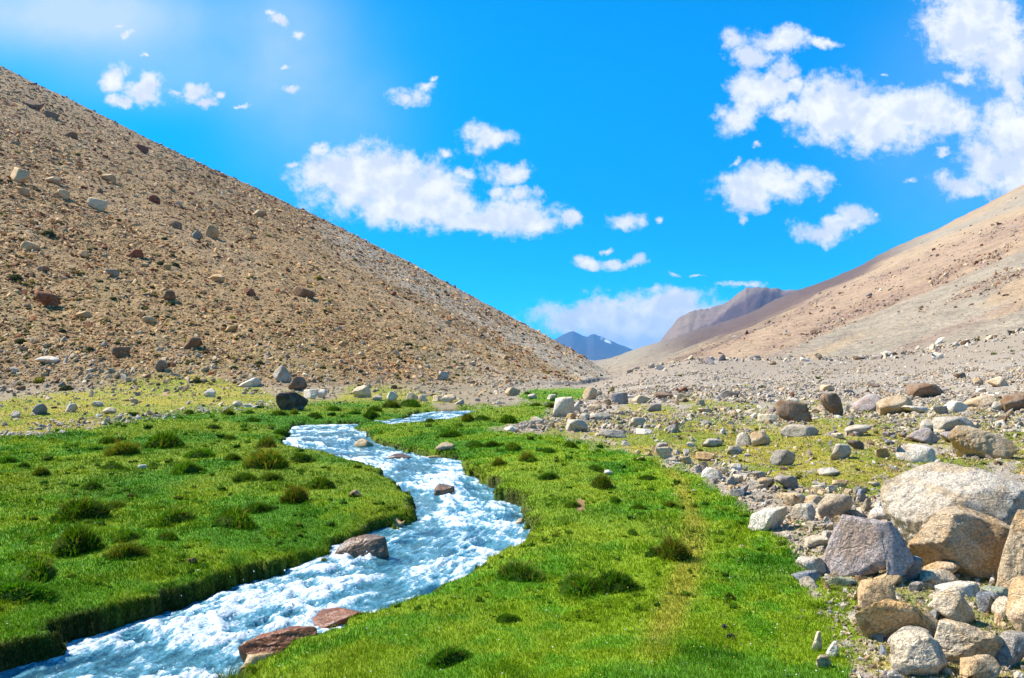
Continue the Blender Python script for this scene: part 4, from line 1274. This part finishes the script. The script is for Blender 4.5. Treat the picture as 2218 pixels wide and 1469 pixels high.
# ---- droppings, clods, flowers
m_dg, N, b_, _ = principled('dark_dung'); b_.inputs['Base Color'].default_value = (.012, .012, .016, 1); b_.inputs['Roughness'].default_value = .5
m_cl, N, b_, _ = principled('dry_clod'); b_.inputs['Base Color'].default_value = (.13, .07, .04, 1); b_.inputs['Roughness'].default_value = .95
def heap(px, row, w, mat, name, label, cat, seed, group=None):
    g = np.random.default_rng(seed)
    x, y, z = at(px, row); W = w * y / F
    Vs, Fs, n0 = [], [], 0
    for q in range(9):
        V, Fc = rock_verts(3, seed * 20 + q, 7, 12, .08)
        s = W * g.uniform(.28, .45)
        V = V * np.array((s, s * .9, s * .75)) + np.array((g.uniform(-.3, .3) * W, g.uniform(-.2, .2) * W, s * .3 + (q > 5) * s * .5))
        Vs.append(V); Fs.append(Fc + n0); n0 += len(V)
    o = link(name, mesh_from(name, np.vstack(Vs), np.vstack(Fs), None, True, mat, 3), None, label, cat, group)
    o.location = (x, y, z - .002)
    return o
heap(1565, 1362, 18, m_dg, 'dung', 'black dropping on the near turf, upper one of the pair', 'dung', 41, 'droppings on the turf')
heap(1577, 1384, 22, m_dg, 'dung', 'black dropping on the near turf, lower and larger one of the pair', 'dung', 42, 'droppings on the turf')
heap(423, 1220, 22, m_cl, 'soil_clod', 'brown clod of earth on the left turf above the stream bank', 'clod', 43)
heap(771, 1076, 20, m_cl, 'soil_clod', 'brown crumbly clod by the small stone left of the stream bend', 'clod', 44)

m_fl, N, b_, _ = principled('flower_petals'); N.l.new(N.attr('col'), b_.inputs['Base Color']); b_.inputs['Roughness'].default_value = .6
nf = 420
x, y, z, i, j = sample(GREEN * (D2 < 14) * (SD > .08), nf)
dv, df = ICO[1]
Df = np.hypot(x, y)
s = rng.uniform(.0022, .0045, nf) * (1 + .06 * Df)
V = (dv[None] * (s[:, None] * np.array([1, 1, .5]))[:, None] + np.stack([x, y, z + rng.uniform(.03, .05, nf)], -1)[:, None]).reshape(-1, 3)
fc_ = np.array([(.75, .72, .55), (.65, .48, .05), (.7, .7, .68)])[rng.integers(0, 3, nf)]
link('flowers', mesh_from('flowers', V, (df[None] + (np.arange(nf) * len(dv))[:, None, None]).reshape(-1, 3), {'col': np.repeat(fc_, len(dv), 0)}, True, m_fl, 3), 'stuff', 'tiny white and yellow flowers sprinkled in the turf', 'flowers')

# ------------------------------------------------------------------ labels: tell every stone and tuft by its neighbours
ORD = ['first', 'second', 'third', 'fourth', 'fifth', 'sixth', 'seventh', 'eighth', 'ninth', 'tenth', 'eleventh', 'twelfth', 'thirteenth', 'fourteenth']
LM = [(2075,1120,'huge pale grey boulder'),(1866,1190,'purple-grey boulder'),(1936,1360,'arched ochre slab'),(1974,1440,'rounded cream boulder'),(1661,1135,'white humped rock in the turf edge'),(1806,1100,'upright grey-cream stone'),(2128,950,'tan boulder by the moss'),(1975,985,'white whale-backed stone'),
      (1732,935,'long pale stone in yellow grass'),(1645,950,'tan split stone'),(1715,895,'brown tilted slab'),(1801,880,'cracked brown boulder'),(2006,850,'long brown-grey slab'),(2198,870,'brown boulder at the right edge'),(1219,885,'cleft pale boulder'),(1340,865,'violet pointed boulder'),
      (1434,856,'dark brown low boulder'),(1250,925,'pale pointed rock of the pile'),(634,870,'black boulder by the turf'),(612,810,'tall pale boulder under the scree'),(88,888,'blue-grey stone at the left'),(418,745,'mossy-topped dark boulder'),(100,655,'rusty orange slab'),(32,380,'large cream boulder high left'),
      (62,225,'dark brown crag'),(424,510,'bluish white stone on the scree'),(655,635,'long brown ledge'),(687,595,'bright yellow shrub'),(20,600,'dark shrub by the left edge'),(1110,848,'tan stone by the far green patch'),(960,815,'grey stone low on the scree')]


def auto_label(items, fmt, lms, xs=1.0, ys=1.6):
    buck = {}
    for it in items:
        px, row, kind = it[1], it[2], it[4]
        ds = sorted((math.hypot((px - l[0]) * xs, (row - l[1]) * ys), l[2]) for l in lms)
        buck.setdefault((ds[0][1], kind), []).append((ds[0][0], it))
    for (lm, kind), lst in buck.items():
        lst.sort(key=lambda v: v[0])
        for k_, (_, it) in enumerate(lst):
            pre = f'{ORD[min(k_, 13)]} ' if len(lst) > 1 else 'only '
            it[0]['label'] = fmt(pre, kind, it, lm)


def size_word(w): return 'small' if w < 26 else ('middling' if w < 48 else 'large')
SH = {'W': 'rounded', 'a': 'angular', 'A': 'angular', 'r': 'rounded', 'R': 'rounded', 'm': 'blunt', 'M': 'blunt', 's': 'flat', 'S': 'flat', '-': ''}
items = [r_ for r_ in ROCKS if r_[5] is None and r_[6] != '-']
for r_ in items: r_.append(r_[4]); r_[4] = f'{size_word(r_[3])} {r_[4]} {SH[r_[6]]}'
auto_label(items, lambda pre, kind, it, lm: f'{kind} {it[0]["category"]}, {pre}such from the {lm}', LM)
for r_ in items:
    g_ = 'single stones lying on the scree slope' if r_[1] < 1100 and r_[2] < 850 else 'single stones lying on the valley floor'
    r_[0]['group'] = g_
for r_ in ROCKS:
    if r_[5] is not None: r_[0]['group'] = 'rocks in the stream' if r_[0].data.materials[0] == M_wet else 'landmark rocks of the valley'
items = [r_ for r_ in ROCKS if r_[6] == '-']
auto_label(items, lambda pre, kind, it, lm: f'{kind}, {pre}such out from the {lm}', LM)
LT = [(345,950,'biggest tall dark clump'),(157,1100,'wide dark clump at the left'),(141,1180,'very wide shaggy tussock'),(634,870,'black boulder'),(771,1070,'brown stone by the stream bend'),(965,970,'tan stone on the right bank'),(1317,1024,'lone white stone'),
      (1462,1190,'bushy tussock on the worn strip'),(1335,1260,'straw-tipped tussock'),(1126,1240,'round dark tussock by the bank'),(1219,900,'cleft pale boulder'),(788,972,'orange rock in the stream'),(312,1014,'lone white stone in the left turf')]
titems = [[o, t[0], t[1], t[2], 'low' if t[2] < 36 else 'bushy', None] for o, t in hero_t if len(t) < 4]
auto_label(titems, lambda pre, kind, it, lm: f'{kind} green grass tussock, {pre}such out from the {lm}', LT)

# ------------------------------------------------------------------ air
def haze():
    zs_top = float(max(Zg.max(), 10)) + 40
    zb_ = float(Zg.min()) - 60
    L = 12500
    bm = bmesh.new(); bmesh.ops.create_cube(bm, size=1)
    me = bpy.data.meshes.new('haze'); bm.to_mesh(me); bm.free()
    o = link('haze', me, 'stuff', 'thin blue mountain air that tints the distant ridges', 'haze')
    o.scale = (2 * L, 2 * L, zs_top - zb_); o.location = (0, 0, (zs_top + zb_) / 2)
    m_ = bpy.data.materials.new('mountain_air'); m_.use_nodes = True
    N = NT(m_.node_tree); N.n.clear()
    out = N.node('ShaderNodeOutputMaterial'); v = N.node('ShaderNodeVolumePrincipled')
    v.inputs['Color'].default_value = (.12, .50, 1, 1); v.inputs['Density'].default_value = HAZE_D
    N.l.new(v.outputs[0], out.inputs['Volume'])
    me.materials.append(m_)
HAZE_D = 8e-5
haze()
print('grid', NR, NA, 'rocks', len(ROCKS))
